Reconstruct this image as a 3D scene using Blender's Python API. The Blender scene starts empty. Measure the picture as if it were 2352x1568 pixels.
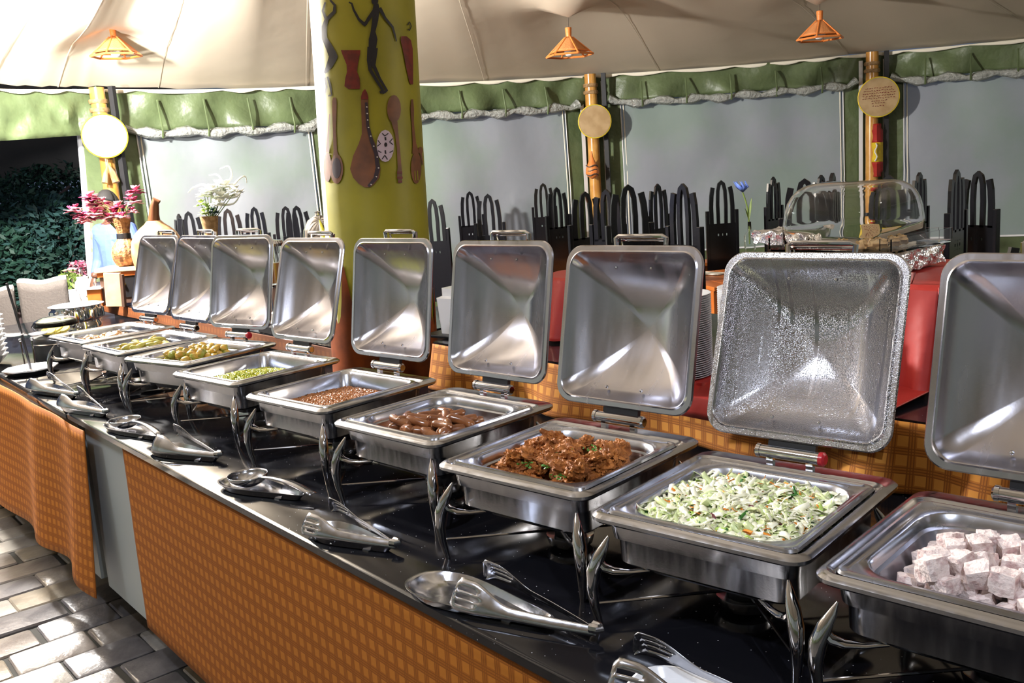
import bpy, bmesh, math, random
import numpy as np
from mathutils import Vector, Matrix, Euler, noise
random.seed(7)
S = bpy.context.scene
col = S.collection
PI = math.pi
def R(d): return math.radians(d)

# ------------------------------------------------------------------ camera
F = 2170.09
YAW, PITCH, ROLL = R(50.456), R(-10.4256), R(-3.9829)
CAM = Vector((.3874, -1.1934, 1.7424))
_f = Vector((-math.sin(YAW)*math.cos(PITCH), math.cos(YAW)*math.cos(PITCH), math.sin(PITCH)))
_r0 = Vector((math.cos(YAW), math.sin(YAW), 0)); _u0 = _r0.cross(_f)
_r = _r0*math.cos(ROLL)+_u0*math.sin(ROLL); _u = -_r0*math.sin(ROLL)+_u0*math.cos(ROLL)
cd = bpy.data.cameras.new('camera'); cam = bpy.data.objects.new('camera', cd); col.objects.link(cam)
cd.sensor_width = 36; cd.lens = 36*F/2352; cd.clip_start = .05; cd.clip_end = 200
cam.matrix_world = Matrix(((_r.x, _u.x, -_f.x, CAM.x), (_r.y, _u.y, -_f.y, CAM.y), (_r.z, _u.z, -_f.z, CAM.z), (0, 0, 0, 1)))
S.camera = cam
# survey helpers: measure real positions in the place from the photograph
def ray(px, py): return _f+_r*((px-1176)/F)-_u*((py-784)/F)
def ond(px, py, d): return CAM+ray(px, py)*d
def onz(px, py, z):
    d = ray(px, py); return CAM+d*((z-CAM.z)/d.z)
def ony(px, py, y):
    d = ray(px, py); return CAM+d*((y-CAM.y)/d.y)

# ------------------------------------------------------------------ world, lights, exposure
w = bpy.data.worlds.new('night'); S.world = w; w.use_nodes = True
w.node_tree.nodes['Background'].inputs[0].default_value = (.10, .13, .20, 1)
w.node_tree.nodes['Background'].inputs[1].default_value = .8
S.view_settings.view_transform = 'Standard'; S.view_settings.look = 'None'
S.view_settings.gamma = 1; S.view_settings.use_curve_mapping = False
S.view_settings.exposure = 0.08
def light(name, kind, loc, power, color, size=.1, target=None, spot=None):
    l = bpy.data.lights.new(name, kind); l.energy = power; l.color = color
    if kind == 'AREA': l.shape = 'DISK'; l.size = size
    else: l.shadow_soft_size = size
    if spot: l.spot_size = spot[0]; l.spot_blend = spot[1]
    o = bpy.data.objects.new(name, l); col.objects.link(o); o.location = loc
    if target is not None: o.rotation_euler = (Vector(target)-Vector(loc)).to_track_quat('-Z', 'Y').to_euler()
    return o
light('flood_lamp', 'POINT', (-6.6, .0, 3.0), 2100, (1, .97, .93), .10)
light('added_roof_spot', 'SPOT', (-6.8, -.2, 2.35), 420, (1, .98, .95), .08, (-8.0, 2.0, 3.15), (R(110), .9))  # added spot with no known source, whitens the canvas at upper left
light('unseen_lamp', 'SPOT', (-1.3, -1.3, 2.75), 95, (.80, .87, 1), .05, (-1.3, -1.0, 0), (R(150), .5))
light('unseen_lamp', 'SPOT', (.7, -.7, 2.7), 80, (.80, .87, 1), .05, (.5, -.4, 0), (R(150), .5))
light('unseen_lamp', 'SPOT', (-4.0, -1.5, 2.8), 60, (.82, .88, 1), .05, (-4.0, -1.0, 0), (R(150), .5))
light('unseen_lamp', 'POINT', (1.6, 4.2, 2.8), 150, (1, .95, .88), .1)  # added unseen light, brightens the canvas and wall of the dining side

# ------------------------------------------------------------------ materials
M = {}
def mat(name, color, rough=.5, metal=0, spec=.5, trans=0, ior=1.45, bump=None, vary=None, coat=0, emit=None, alpha=None, sheen=0, bumpdist=.01):
    m = bpy.data.materials.new(name); m.use_nodes = True; nt = m.node_tree; b = nt.nodes['Principled BSDF']
    b.inputs['Base Color'].default_value = (*color, 1); b.inputs['Roughness'].default_value = rough
    b.inputs['Metallic'].default_value = metal; b.inputs['Specular IOR Level'].default_value = spec
    b.inputs['Transmission Weight'].default_value = trans; b.inputs['IOR'].default_value = ior
    b.inputs['Coat Weight'].default_value = coat
    if sheen: b.inputs['Sheen Weight'].default_value = sheen
    if emit: b.inputs['Emission Color'].default_value = (*emit[0], 1); b.inputs['Emission Strength'].default_value = emit[1]
    N, L = nt.nodes.new, nt.links.new
    tc = N('ShaderNodeTexCoord')
    if vary:   # (color2, scale, low, high, detail)
        n = N('ShaderNodeTexNoise'); n.inputs['Scale'].default_value = vary[1]; n.inputs['Detail'].default_value = vary[4] if len(vary) > 4 else 4
        cr = N('ShaderNodeValToRGB'); cr.color_ramp.elements[0].position = vary[2]; cr.color_ramp.elements[1].position = vary[3]
        cr.color_ramp.elements[0].color = (*color, 1); cr.color_ramp.elements[1].color = (*vary[0], 1)
        L(tc.outputs['Object'], n.inputs['Vector']); L(n.outputs['Fac'], cr.inputs['Fac']); L(cr.outputs['Color'], b.inputs['Base Color'])
    if bump:   # (scale, strength, detail)
        n = N('ShaderNodeTexNoise'); n.inputs['Scale'].default_value = bump[0]; n.inputs['Detail'].default_value = bump[2] if len(bump) > 2 else 3
        bp = N('ShaderNodeBump'); bp.inputs['Strength'].default_value = bump[1]; bp.inputs['Distance'].default_value = bumpdist
        L(tc.outputs['Object'], n.inputs['Vector']); L(n.outputs['Fac'], bp.inputs['Height']); L(bp.outputs['Normal'], b.inputs['Normal'])
    M[name] = m
    return m
def nodes(m): return m.node_tree.nodes, m.node_tree.links, m.node_tree.nodes['Principled BSDF']
def streaks(m, lo, hi, sc=(90, 4, 4)):
    N, L, b = nodes(m); tc = N.new('ShaderNodeTexCoord'); mp = N.new('ShaderNodeMapping'); mp.inputs['Scale'].default_value = sc
    n = N.new('ShaderNodeTexNoise'); n.inputs['Scale'].default_value = 1; n.inputs['Detail'].default_value = 5
    mr = N.new('ShaderNodeMapRange'); mr.inputs['To Min'].default_value = lo; mr.inputs['To Max'].default_value = hi; mr.inputs['From Min'].default_value = .3; mr.inputs['From Max'].default_value = .7
    L.new(tc.outputs['Object'], mp.inputs['Vector']); L.new(mp.outputs['Vector'], n.inputs['Vector']); L.new(n.outputs['Fac'], mr.inputs['Value']); L.new(mr.outputs['Result'], b.inputs['Roughness'])
steel = mat('brushed_steel', (.42, .43, .47), .2, 1, bump=(300, .1), bumpdist=.0004); streaks(steel, .13, .26, (60, 60, 8))
lidsteel = mat('lid_steel', (.50, .49, .53), .24, 1, bump=(200, .12), bumpdist=.0004); streaks(lidsteel, .16, .29, (25, 6, 4))
chrome = mat('chrome', (.55, .55, .58), .07, 1)
pansteel = mat('pan_steel', (.42, .43, .47), .2, 1, bump=(90, .1), bumpdist=.0005); streaks(pansteel, .13, .3, (12, 12, 12))
# lid covered with condensation drops and runs
wet = mat('condensation_steel', (.44, .44, .47), .2, 1)
N, L, b = nodes(wet); tc = N.new('ShaderNodeTexCoord'); v = N.new('ShaderNodeTexVoronoi'); v.inputs['Scale'].default_value = 480
mr = N.new('ShaderNodeMapRange'); mr.inputs['From Min'].default_value = .1; mr.inputs['From Max'].default_value = .55; mr.inputs['To Min'].default_value = 1; mr.inputs['To Max'].default_value = 0
mp = N.new('ShaderNodeMapping'); mp.inputs['Scale'].default_value = (70, 1, 2.2); n2 = N.new('ShaderNodeTexNoise'); n2.inputs['Scale'].default_value = 1; n2.inputs['Detail'].default_value = 2
m2 = N.new('ShaderNodeMapRange'); m2.inputs['From Min'].default_value = .34; m2.inputs['From Max'].default_value = .42
mu = N.new('ShaderNodeMath'); mu.operation = 'MULTIPLY'; bp = N.new('ShaderNodeBump'); bp.inputs['Strength'].default_value = .5; bp.inputs['Distance'].default_value = .0011
L.new(tc.outputs['Object'], v.inputs['Vector']); L.new(v.outputs['Distance'], mr.inputs['Value']); L.new(tc.outputs['Object'], mp.inputs['Vector']); L.new(mp.outputs['Vector'], n2.inputs['Vector'])
L.new(n2.outputs['Fac'], m2.inputs['Value']); L.new(mr.outputs['Result'], mu.inputs[0]); L.new(m2.outputs['Result'], mu.inputs[1]); L.new(mu.outputs[0], bp.inputs['Height']); L.new(bp.outputs['Normal'], b.inputs['Normal'])
darksteel = mat('dark_steel', (.10, .10, .11), .35, 1)
black = mat('black_plastic', (.012, .012, .014), .35)
redplastic = mat('red_cap', (.35, .01, .02), .3)
# black granite with tiny flecks
granite = mat('black_granite', (.006, .006, .008), .09, spec=.32)
N, L, b = nodes(granite); tc = N.new('ShaderNodeTexCoord'); v = N.new('ShaderNodeTexVoronoi'); v.inputs['Scale'].default_value = 55
cr = N.new('ShaderNodeValToRGB'); cr.color_ramp.elements[0].position = .035; cr.color_ramp.elements[0].color = (.55, .55, .58, 1); cr.color_ramp.elements[1].position = .07; cr.color_ramp.elements[1].color = (.006, .006, .008, 1)
n = N.new('ShaderNodeTexNoise'); n.inputs['Scale'].default_value = 4; n.inputs['Detail'].default_value = 6
mr = N.new('ShaderNodeMapRange'); mr.inputs['To Min'].default_value = .05; mr.inputs['To Max'].default_value = .2; mr.inputs['From Min'].default_value = .35; mr.inputs['From Max'].default_value = .75
L.new(tc.outputs['Object'], v.inputs['Vector']); L.new(v.outputs['Distance'], cr.inputs['Fac']); L.new(cr.outputs['Color'], b.inputs['Base Color'])
L.new(tc.outputs['Object'], n.inputs['Vector']); L.new(n.outputs['Fac'], mr.inputs['Value']); L.new(mr.outputs['Result'], b.inputs['Roughness'])
# plaid table cloth driven by UV in metres
def plaid(name, base, cell, line, pitch):
    m = mat(name, base, .75, spec=.25)
    N, L, b = nodes(m); uv = N.new('ShaderNodeUVMap'); sp = N.new('ShaderNodeSeparateXYZ'); L.new(uv.outputs['UV'], sp.inputs['Vector'])
    def mth(op, a, c=None):
        x = N.new('ShaderNodeMath'); x.operation = op
        for i, q in enumerate((a, c)):
            if q is None: continue
            if isinstance(q, (int, float)): x.inputs[i].default_value = q
            else: L.new(q, x.inputs[i])
        return x.outputs[0]
    out = []
    for ax in ('X', 'Y'):
        s = mth('DIVIDE', sp.outputs[ax], pitch); fr = mth('FRACT', s)
        band = mth('GREATER_THAN', fr, .45)            # 1 inside the bright square
        tri = mth('GREATER_THAN', mth('SINE', mth('MULTIPLY', fr, 2*PI/.15)), .2)   # three thin lines in the band
        ln = mth('MULTIPLY', tri, mth('SUBTRACT', 1, band)); out.append((band, ln))
    sq = mth('MULTIPLY', out[0][0], out[1][0]); ln = mth('MAXIMUM', out[0][1], out[1][1])
    mx = N.new('ShaderNodeMix'); mx.data_type = 'RGBA'; mx.inputs['A'].default_value = (*base, 1); mx.inputs['B'].default_value = (*cell, 1); L.new(sq, mx.inputs['Factor'])
    m3 = N.new('ShaderNodeMix'); m3.data_type = 'RGBA'; m3.inputs['B'].default_value = (*line, 1); L.new(mth('MULTIPLY', ln, .75), m3.inputs['Factor']); L.new(mx.outputs['Result'], m3.inputs['A'])
    L.new(m3.outputs['Result'], b.inputs['Base Color'])
    bp = N.new('ShaderNodeBump'); bp.inputs['Strength'].default_value = .3; bp.inputs['Distance'].default_value = .002; L.new(sq, bp.inputs['Height']); L.new(bp.outputs['Normal'], b.inputs['Normal'])
    return m
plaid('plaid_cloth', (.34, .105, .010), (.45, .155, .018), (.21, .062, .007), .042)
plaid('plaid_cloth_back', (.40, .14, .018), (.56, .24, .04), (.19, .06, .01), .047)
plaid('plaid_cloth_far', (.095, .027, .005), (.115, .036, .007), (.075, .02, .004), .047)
mat('red_cloth', (.34, .018, .013), .5, bump=(9, .4))
mat('cream_canvas', (.62, .53, .41), .8, bump=(2.0, .12), bumpdist=.04)
mat('green_canvas', (.105, .14, .062), .42, vary=((.075, .10, .045), 3, .35, .65), bump=(7, .5), bumpdist=.03)
mat('clear_vinyl', (.30, .31, .29), .16, spec=.8, bump=(22, .9), bumpdist=.03)
mat('white_tape', (.72, .72, .74), .6)
mat('cream_trim', (.75, .70, .58), .7)
# insect mesh window: see-through grey netting with faint patches
mesh = mat('mesh_window', (.30, .315, .34), .55, vary=((.25, .31, .26), .9, .42, .6, 6), bump=(3, .35), bumpdist=.04)
N, L, b = nodes(mesh); tr = N.new('ShaderNodeBsdfTransparent'); mix = N.new('ShaderNodeMixShader'); mix.inputs[0].default_value = .22
out = N['Material Output']; L.new(b.outputs[0], mix.inputs[1]); L.new(tr.outputs[0], mix.inputs[2]); L.new(mix.outputs[0], out.inputs['Surface'])
mat('varnished_pole', (.62, .33, .08), .25, vary=((.45, .20, .04), 6, .35, .6), spec=.6)
mat('bamboo', (.72, .22, .05), .4, bump=(120, .3)); mat('wicker', (.62, .24, .08), .55, bump=(160, .6))
mat('bulb', (.9, .9, .9), .3); mat('cord', (.10, .07, .05), .6)
mat('column_yellow', (.30, .27, .012), .5, vary=((.22, .20, .009), 4, .4, .7), bump=(8, .2))
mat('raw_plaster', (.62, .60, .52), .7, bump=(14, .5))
mat('paint_black', (.01, .008, .012), .5); mat('paint_red', (.16, .012, .006), .5, vary=((.10, .01, .005), 30, .4, .6))
mat('paint_brown', (.12, .045, .02), .5, vary=((.22, .08, .03), 12, .35, .7)); mat('paint_dark', (.035, .02, .03), .5)
mat('paint_lilac', (.55, .45, .55), .5); mat('paint_white', (.7, .65, .6), .5)
mat('paint_flame', (.09, .020, .004), .55, spec=.2, vary=((.24, .05, .006), 7, .35, .65, 6))
mat('drum_skin', (.38, .26, .13), .5, vary=((.31, .20, .09), 9, .4, .6)); mat('drum_skin_lit', (.85, .84, .78), .5); mat('turquoise', (.02, .35, .28), .5)  # left pole's drum skin has the lamp glare put into its colour
mat('yellow_paint', (.65, .45, .02), .5)
mat('gourd_skin', (.34, .15, .055), .28, vary=((.52, .33, .19), 7, .4, .7), spec=.6); mat('gourd_stalk', (.10, .035, .012), .35)
mat('chair_black', (.006, .006, .008), .18, spec=.6)
mat('orange_wood', (.50, .15, .03), .35, vary=((.36, .09, .015), 5, .4, .6)); mat('pale_wood', (.66, .45, .26), .5, vary=((.58, .37, .2), 10, .4, .6)); mat('dark_wood', (.09, .05, .035), .4)
mat('napkin', (.8, .78, .72), .7)
mat('white_china', (.80, .80, .82), .2, spec=.6); mat('white_plastic', (.75, .76, .78), .3)
glass = mat('clear_plastic', (1, 1, 1), .02, trans=1, ior=1.2)
mat('glass', (.98, 1, .99), .0, trans=1, ior=1.45)
mat('foil', (.8, .8, .84), .22, 1, bump=(38, 1), bumpdist=.02)
mat('amber', (.35, .14, .03), .2, trans=.5)
mat('skin', (.10, .045, .028), .5); mat('hair', (.01, .009, .009), .8); mat('blue_shirt', (.08, .13, .42), .7, bump=(12, .6)); mat('dark_trousers', (.02, .02, .03), .7)
mat('foliage', (.008, .035, .025), .6, vary=((.022, .07, .045), 2, .35, .65)); mat('foliage_pale', (.03, .08, .075), .55); mat('bark', (.10, .07, .07), .8)
mat('grey_slipcover', (.055, .047, .043), .8, bump=(60, .4)); mat('white_piping', (.8, .78, .75), .6)
mat('pink_petal', (.62, .13, .25), .5, vary=((.85, .5, .55), 25, .4, .6)); mat('maroon_petal', (.22, .01, .05), .5); mat('stem', (.15, .22, .05), .5)
mat('white_petal', (.85, .86, .78), .5); mat('green_petal', (.45, .58, .2), .5); mat('blue_petal', (.16, .27, .8), .5); mat('cork', (.33, .20, .09), .7, vary=((.20, .11, .04), 35, .4, .6)); mat('basket', (.33, .17, .06), .6, vary=((.10, .04, .015), 28, .42, .6), bump=(60, .8))
mat('grey_wall_paint', (.33, .37, .38), .6); mat('toe_black', (.01, .01, .012), .6)
mat('dark_soil', (.02, .02, .018), .9); mat('outer_roof', (.32, .31, .32), .8)
mat('lemon', (.75, .6, .1), .35)
# foods
mat('yam', (.74, .63, .60), .6, vary=((.50, .34, .33), 60, .50, .66, 8), bump=(110, 1), bumpdist=.004); mat('yam_skin', (.22, .13, .03), .6)
mat('chicken', (.38, .135, .03), .6, spec=.3, vary=((.20, .06, .012), 45, .42, .62, 8), bump=(120, 1), bumpdist=.005)
mat('parsley', (.06, .22, .03), .4); mat('sausage', (.15, .048, .016), .2, vary=((.26, .10, .035), 25, .4, .7), spec=.7, bump=(50, .2), bumpdist=.003)
mat('bean', (.30, .105, .025), .28, spec=.6); mat('bean_sauce', (.20, .06, .012), .25)
mat('pea', (.42, .40, .02), .3, vary=((.30, .36, .03), 60, .4, .6)); mat('potato', (.42, .24, .03), .22, vary=((.26, .27, .04), 22, .42, .58), spec=.7, bump=(40, .3), bumpdist=.004)
mat('curry_green', (.30, .29, .05), .3, vary=((.48, .32, .06), 20, .4, .6)); mat('meat_brown', (.27, .12, .04), .35, vary=((.40, .25, .10), 25, .4, .6), bump=(50, .5), bumpdist=.004)
mat('cabbage_white', (.88, .87, .68), .3, spec=.6); mat('cabbage_green', (.62, .70, .36), .3, spec=.6); mat('carrot', (.75, .25, .02), .35); mat('cucumber_skin', (.03, .13, .02), .3); mat('cucumber', (.40, .58, .12), .3); mat('onion_purple', (.26, .06, .10), .35)

# ------------------------------------------------------------------ mesh helpers
class MB:
    def __init__(s): s.v, s.f, s.mi, s.uv = [], [], [], None
    def add(s, vs, fs, mi=0):
        o = len(s.v); s.v += [tuple(p) for p in vs]; s.f += [tuple(o+i for i in f) for f in fs]; s.mi += [mi]*len(fs); return s
    def box(s, c, d, rot=None, mi=0):
        x, y, z = (k/2 for k in d)
        vs = [Vector(p) for p in ((-x, -y, -z), (x, -y, -z), (x, y, -z), (-x, y, -z), (-x, -y, z), (x, -y, z), (x, y, z), (-x, y, z))]
        if rot is not None: vs = [rot@p for p in vs]
        return s.add([p+Vector(c) for p in vs], [(0, 3, 2, 1), (4, 5, 6, 7), (0, 1, 5, 4), (1, 2, 6, 5), (2, 3, 7, 6), (3, 0, 4, 7)], mi)
    def loft(s, loops, cap0=False, cap1=False, closed=True, mi=0):
        n = len(loops[0]); o = len(s.v); fs = []
        for l in loops: s.v += [tuple(p) for p in l]
        for k in range(len(loops)-1):
            for i in range(n if closed else n-1):
                j = (i+1) % n; fs.append((o+k*n+i, o+k*n+j, o+(k+1)*n+j, o+(k+1)*n+i))
        if cap0: fs.append(tuple(o+i for i in reversed(range(n))))
        if cap1: fs.append(tuple(o+(len(loops)-1)*n+i for i in range(n)))
        s.f += fs; s.mi += [mi]*len(fs); return s
    def tube(s, pts, rad, n=8, caps=True, flat=1, mi=0):
        pts = [Vector(p) for p in pts]
        if not isinstance(rad, (list, tuple)): rad = [rad]*len(pts)
        loops = []; prev = None
        for i, p in enumerate(pts):
            t = (pts[min(i+1, len(pts)-1)]-pts[max(i-1, 0)]).normalized()
            if prev is None:
                a = t.cross(Vector((0, 0, 1)));  a = a if a.length > .05 else t.cross(Vector((1, 0, 0))); a.normalize()
            else: a = (prev-t*prev.dot(t)).normalized()
            prev = a; b2 = t.cross(a)
            loops.append([p+a*math.cos(2*PI*k/n)*rad[i]+b2*math.sin(2*PI*k/n)*rad[i]*flat for k in range(n)])
        return s.loft(loops, caps, caps, mi=mi)
    def lathe(s, prof, n=24, c=(0, 0, 0), mi=0, cap=True):
        loops = [[(c[0]+r*math.cos(2*PI*k/n), c[1]+r*math.sin(2*PI*k/n), c[2]+z) for k in range(n)] for r, z in prof]
        return s.loft(loops, cap, cap, mi=mi)
    def ball(s, c, r, nu=10, nv=7, rot=None, mi=0, fn=None):
        if not isinstance(r, (list, tuple)): r = (r, r, r)
        c = Vector(c); vs = []; fs = []
        for j in range(nv+1):
            th = PI*j/nv
            for i in range(nu):
                ph = 2*PI*i/nu; d = Vector((math.sin(th)*math.cos(ph), math.sin(th)*math.sin(ph), math.cos(th)))
                k = fn(d) if fn else 1; p = Vector((d.x*r[0], d.y*r[1], d.z*r[2]))*k
                if rot is not None: p = rot@p
                vs.append(c+p)
        for j in range(nv):
            for i in range(nu):
                a, b2 = j*nu+i, j*nu+(i+1) % nu; fs.append((a, a+nu, b2+nu, b2))
        return s.add(vs, fs, mi)
    def grid(s, fn, nu, nv, keep=None, mi=0, uvs=None):
        o = len(s.v); 
        for j in range(nv+1):
            for i in range(nu+1): s.v.append(tuple(fn(i/nu, j/nv)))
        if uvs:
            s.uv = s.uv or {}
            for j in range(nv+1):
                for i in range(nu+1): s.uv[o+j*(nu+1)+i] = uvs(i/nu, j/nv)
        for j in range(nv):
            for i in range(nu):
                if keep and not keep(i, j): continue
                a = o+j*(nu+1)+i; s.f.append((a, a+1, a+nu+2, a+nu+1)); s.mi.append(mi)
        return s
    def build(s, name, m, parent=None, smooth=True, loc=None, rot=None, solid=0, sub=0, bevel=0):
        me = bpy.data.meshes.new(name); me.from_pydata(s.v, [], s.f)
        for q in (m if isinstance(m, (list, tuple)) else [m]): me.materials.append(M[q] if isinstance(q, str) else q)
        me.polygons.foreach_set('material_index', s.mi)
        if s.uv:
            l = me.uv_layers.new(name='UVMap')
            for lp in me.loops: l.data[lp.index].uv = s.uv.get(lp.vertex_index, (0, 0))
        bm = bmesh.new(); bm.from_mesh(me)
        if not s.uv: bmesh.ops.remove_doubles(bm, verts=bm.verts, dist=1e-6)
        bmesh.ops.recalc_face_normals(bm, faces=bm.faces)
        if smooth:
            for f in bm.faces: f.smooth = True
            for e in bm.edges:
                if len(e.link_faces) == 2 and e.calc_face_angle(0) > R(38): e.smooth = False
        bm.to_mesh(me); bm.free()
        o = bpy.data.objects.new(name, me); col.objects.link(o)
        if parent is not None: o.parent = parent
        if loc is not None: o.location = loc
        if rot is not None: o.rotation_euler = rot
        if bevel:
            md = o.modifiers.new('bevel', 'BEVEL'); md.width = bevel; md.segments = 2; md.limit_method = 'ANGLE'
        if solid:
            md = o.modifiers.new('solid', 'SOLIDIFY'); md.thickness = solid; md.offset = 0
        if sub:
            md = o.modifiers.new('sub', 'SUBSURF'); md.levels = sub; md.render_levels = sub
        return o
def tag(o, label=None, cat=None, group=None, kind=None):
    if label: o['label'] = label
    if cat: o['category'] = cat
    if group: o['group'] = group
    if kind: o['kind'] = kind
    return o
def thing(name, label, cat, loc=(0, 0, 0), rotz=0, group=None, kind=None):
    o = bpy.data.objects.new(name, None); col.objects.link(o); o.location = loc; o.rotation_euler = (0, 0, rotz); o.empty_display_size = .05
    return tag(o, label, cat, group, kind)
def kids(o): return KIDS.get(o.name, [])
def dup(o, parent=None):
    c = o.copy(); col.objects.link(c)
    if parent is not None: c.parent = parent
    for ch in list(o.children): dup(ch, c)
    return c
def rrect(x0, x1, y0, y1, r, n=6):
    pts = []
    for cx, cy, a in ((x1-r, y1-r, 0), (x0+r, y1-r, 90), (x0+r, y0+r, 180), (x1-r, y0+r, 270)):
        for k in range(n+1):
            t = R(a+90*k/n); pts.append((cx+r*math.cos(t), cy+r*math.sin(t)))
    return pts
def crom(P, n=5):
    P = [P[0]*2-P[1]]+P+[P[-1]*2-P[-2]]; out = []
    for i in range(1, len(P)-2):
        for k in range(n):
            t = k/n; out.append(.5*((2*P[i])+(P[i+1]-P[i-1])*t+(2*P[i-1]-5*P[i]+4*P[i+1]-P[i+2])*t*t+(3*P[i]-P[i-1]-3*P[i+1]+P[i+2])*t**3))
    return out+[P[-2]]
def at(loop, z): return [(x, y, z) for x, y in loop]
def nz(p, s=1, seed=0): return noise.noise(Vector((p[0]*s+seed, p[1]*s+seed*1.7, p[2]*s)))
def smooth01(t): t = max(0, min(1, t)); return t*t*(3-2*t)

CH = .89      # height of the buffet top
EY = -.222    # its front edge

# ------------------------------------------------------------------ tent: posts, roof, walls
ZW = 2.75
A = onz(222, 205, ZW); E_ = onz(742, 197, ZW); B = onz(1355, 173, ZW); C_ = onz(2003, 122, ZW); D_ = onz(2352, 85, ZW)
D_ = C_+(D_-C_)*1.9
L0 = onz(0, 200, ZW); L1 = A+(L0-A)*2.2
per = [L1, L0, A, E_, B, C_, D_, Vector((0, 9.6, ZW)), Vector((4, 7, ZW)), Vector((5.5, 1, ZW)), Vector((4, -5, ZW)), Vector((-1, -7, ZW)), Vector((-6, -6.4, ZW)), Vector((-8.6, -4, ZW))]
per = [Vector((p.x, p.y, ZW)) for p in per]
apex = Vector((-3.15, 1.05, 4.35))
lamps = [(263, 100, 8.3, 'left, against the brightest canvas'), (1307, 100, 8.6, 'middle one of the three'), (1883, 62, 8.6, 'right, above the widest mesh window')]
lamp_pos = [ond(a, b, d) for a, b, d, _ in lamps]
NS = 12
ring = []
for i, p in enumerate(per):
    q = per[(i+1) % len(per)]
    for k in range(NS): ring.append(p.lerp(q, k/NS)+Vector((0, 0, -.02*math.sin(PI*k/NS)+.008*math.sin(k*2.1+i))))
NR = 44; loops = []
for j in range(NR+1):
    t = j/NR; l = []
    for i, p in enumerate(ring):
        e = p.lerp(apex, t); s = t**.92
        z = p.z+(apex.z-p.z)*s+.10*math.sin(PI*t)*(-.8+.5*math.cos(2*PI*i/NS))
        z += .015*nz((e.x, e.y, 0), .7)
        for lp in lamp_pos:
            d = math.hypot(e.x-lp.x, e.y-lp.y); top = lp.z+.14
            if d < 1.6: z += (min(0, top-z-.0))*math.exp(-(d/.42)**1.0) if False else (top+.02-z)*math.exp(-(d/.38)**1.1)*.95
        l.append((e.x, e.y, z))
    loops.append(l)
ceil = MB().loft(loops).build('ceiling', 'cream_canvas', smooth=True); tag(ceil, kind='structure')
# radial seams sewn on the canvas, each a raised tape
for i in range(3, len(ring), 8):
    pts = [Vector(loops[j][i])-Vector((0, 0, .006)) for j in range(0, NR+1, 2)]
    MB().tube(pts, [.005]*len(pts), 4, flat=.3).build('seam', 'cream_canvas', ceil)
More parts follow.
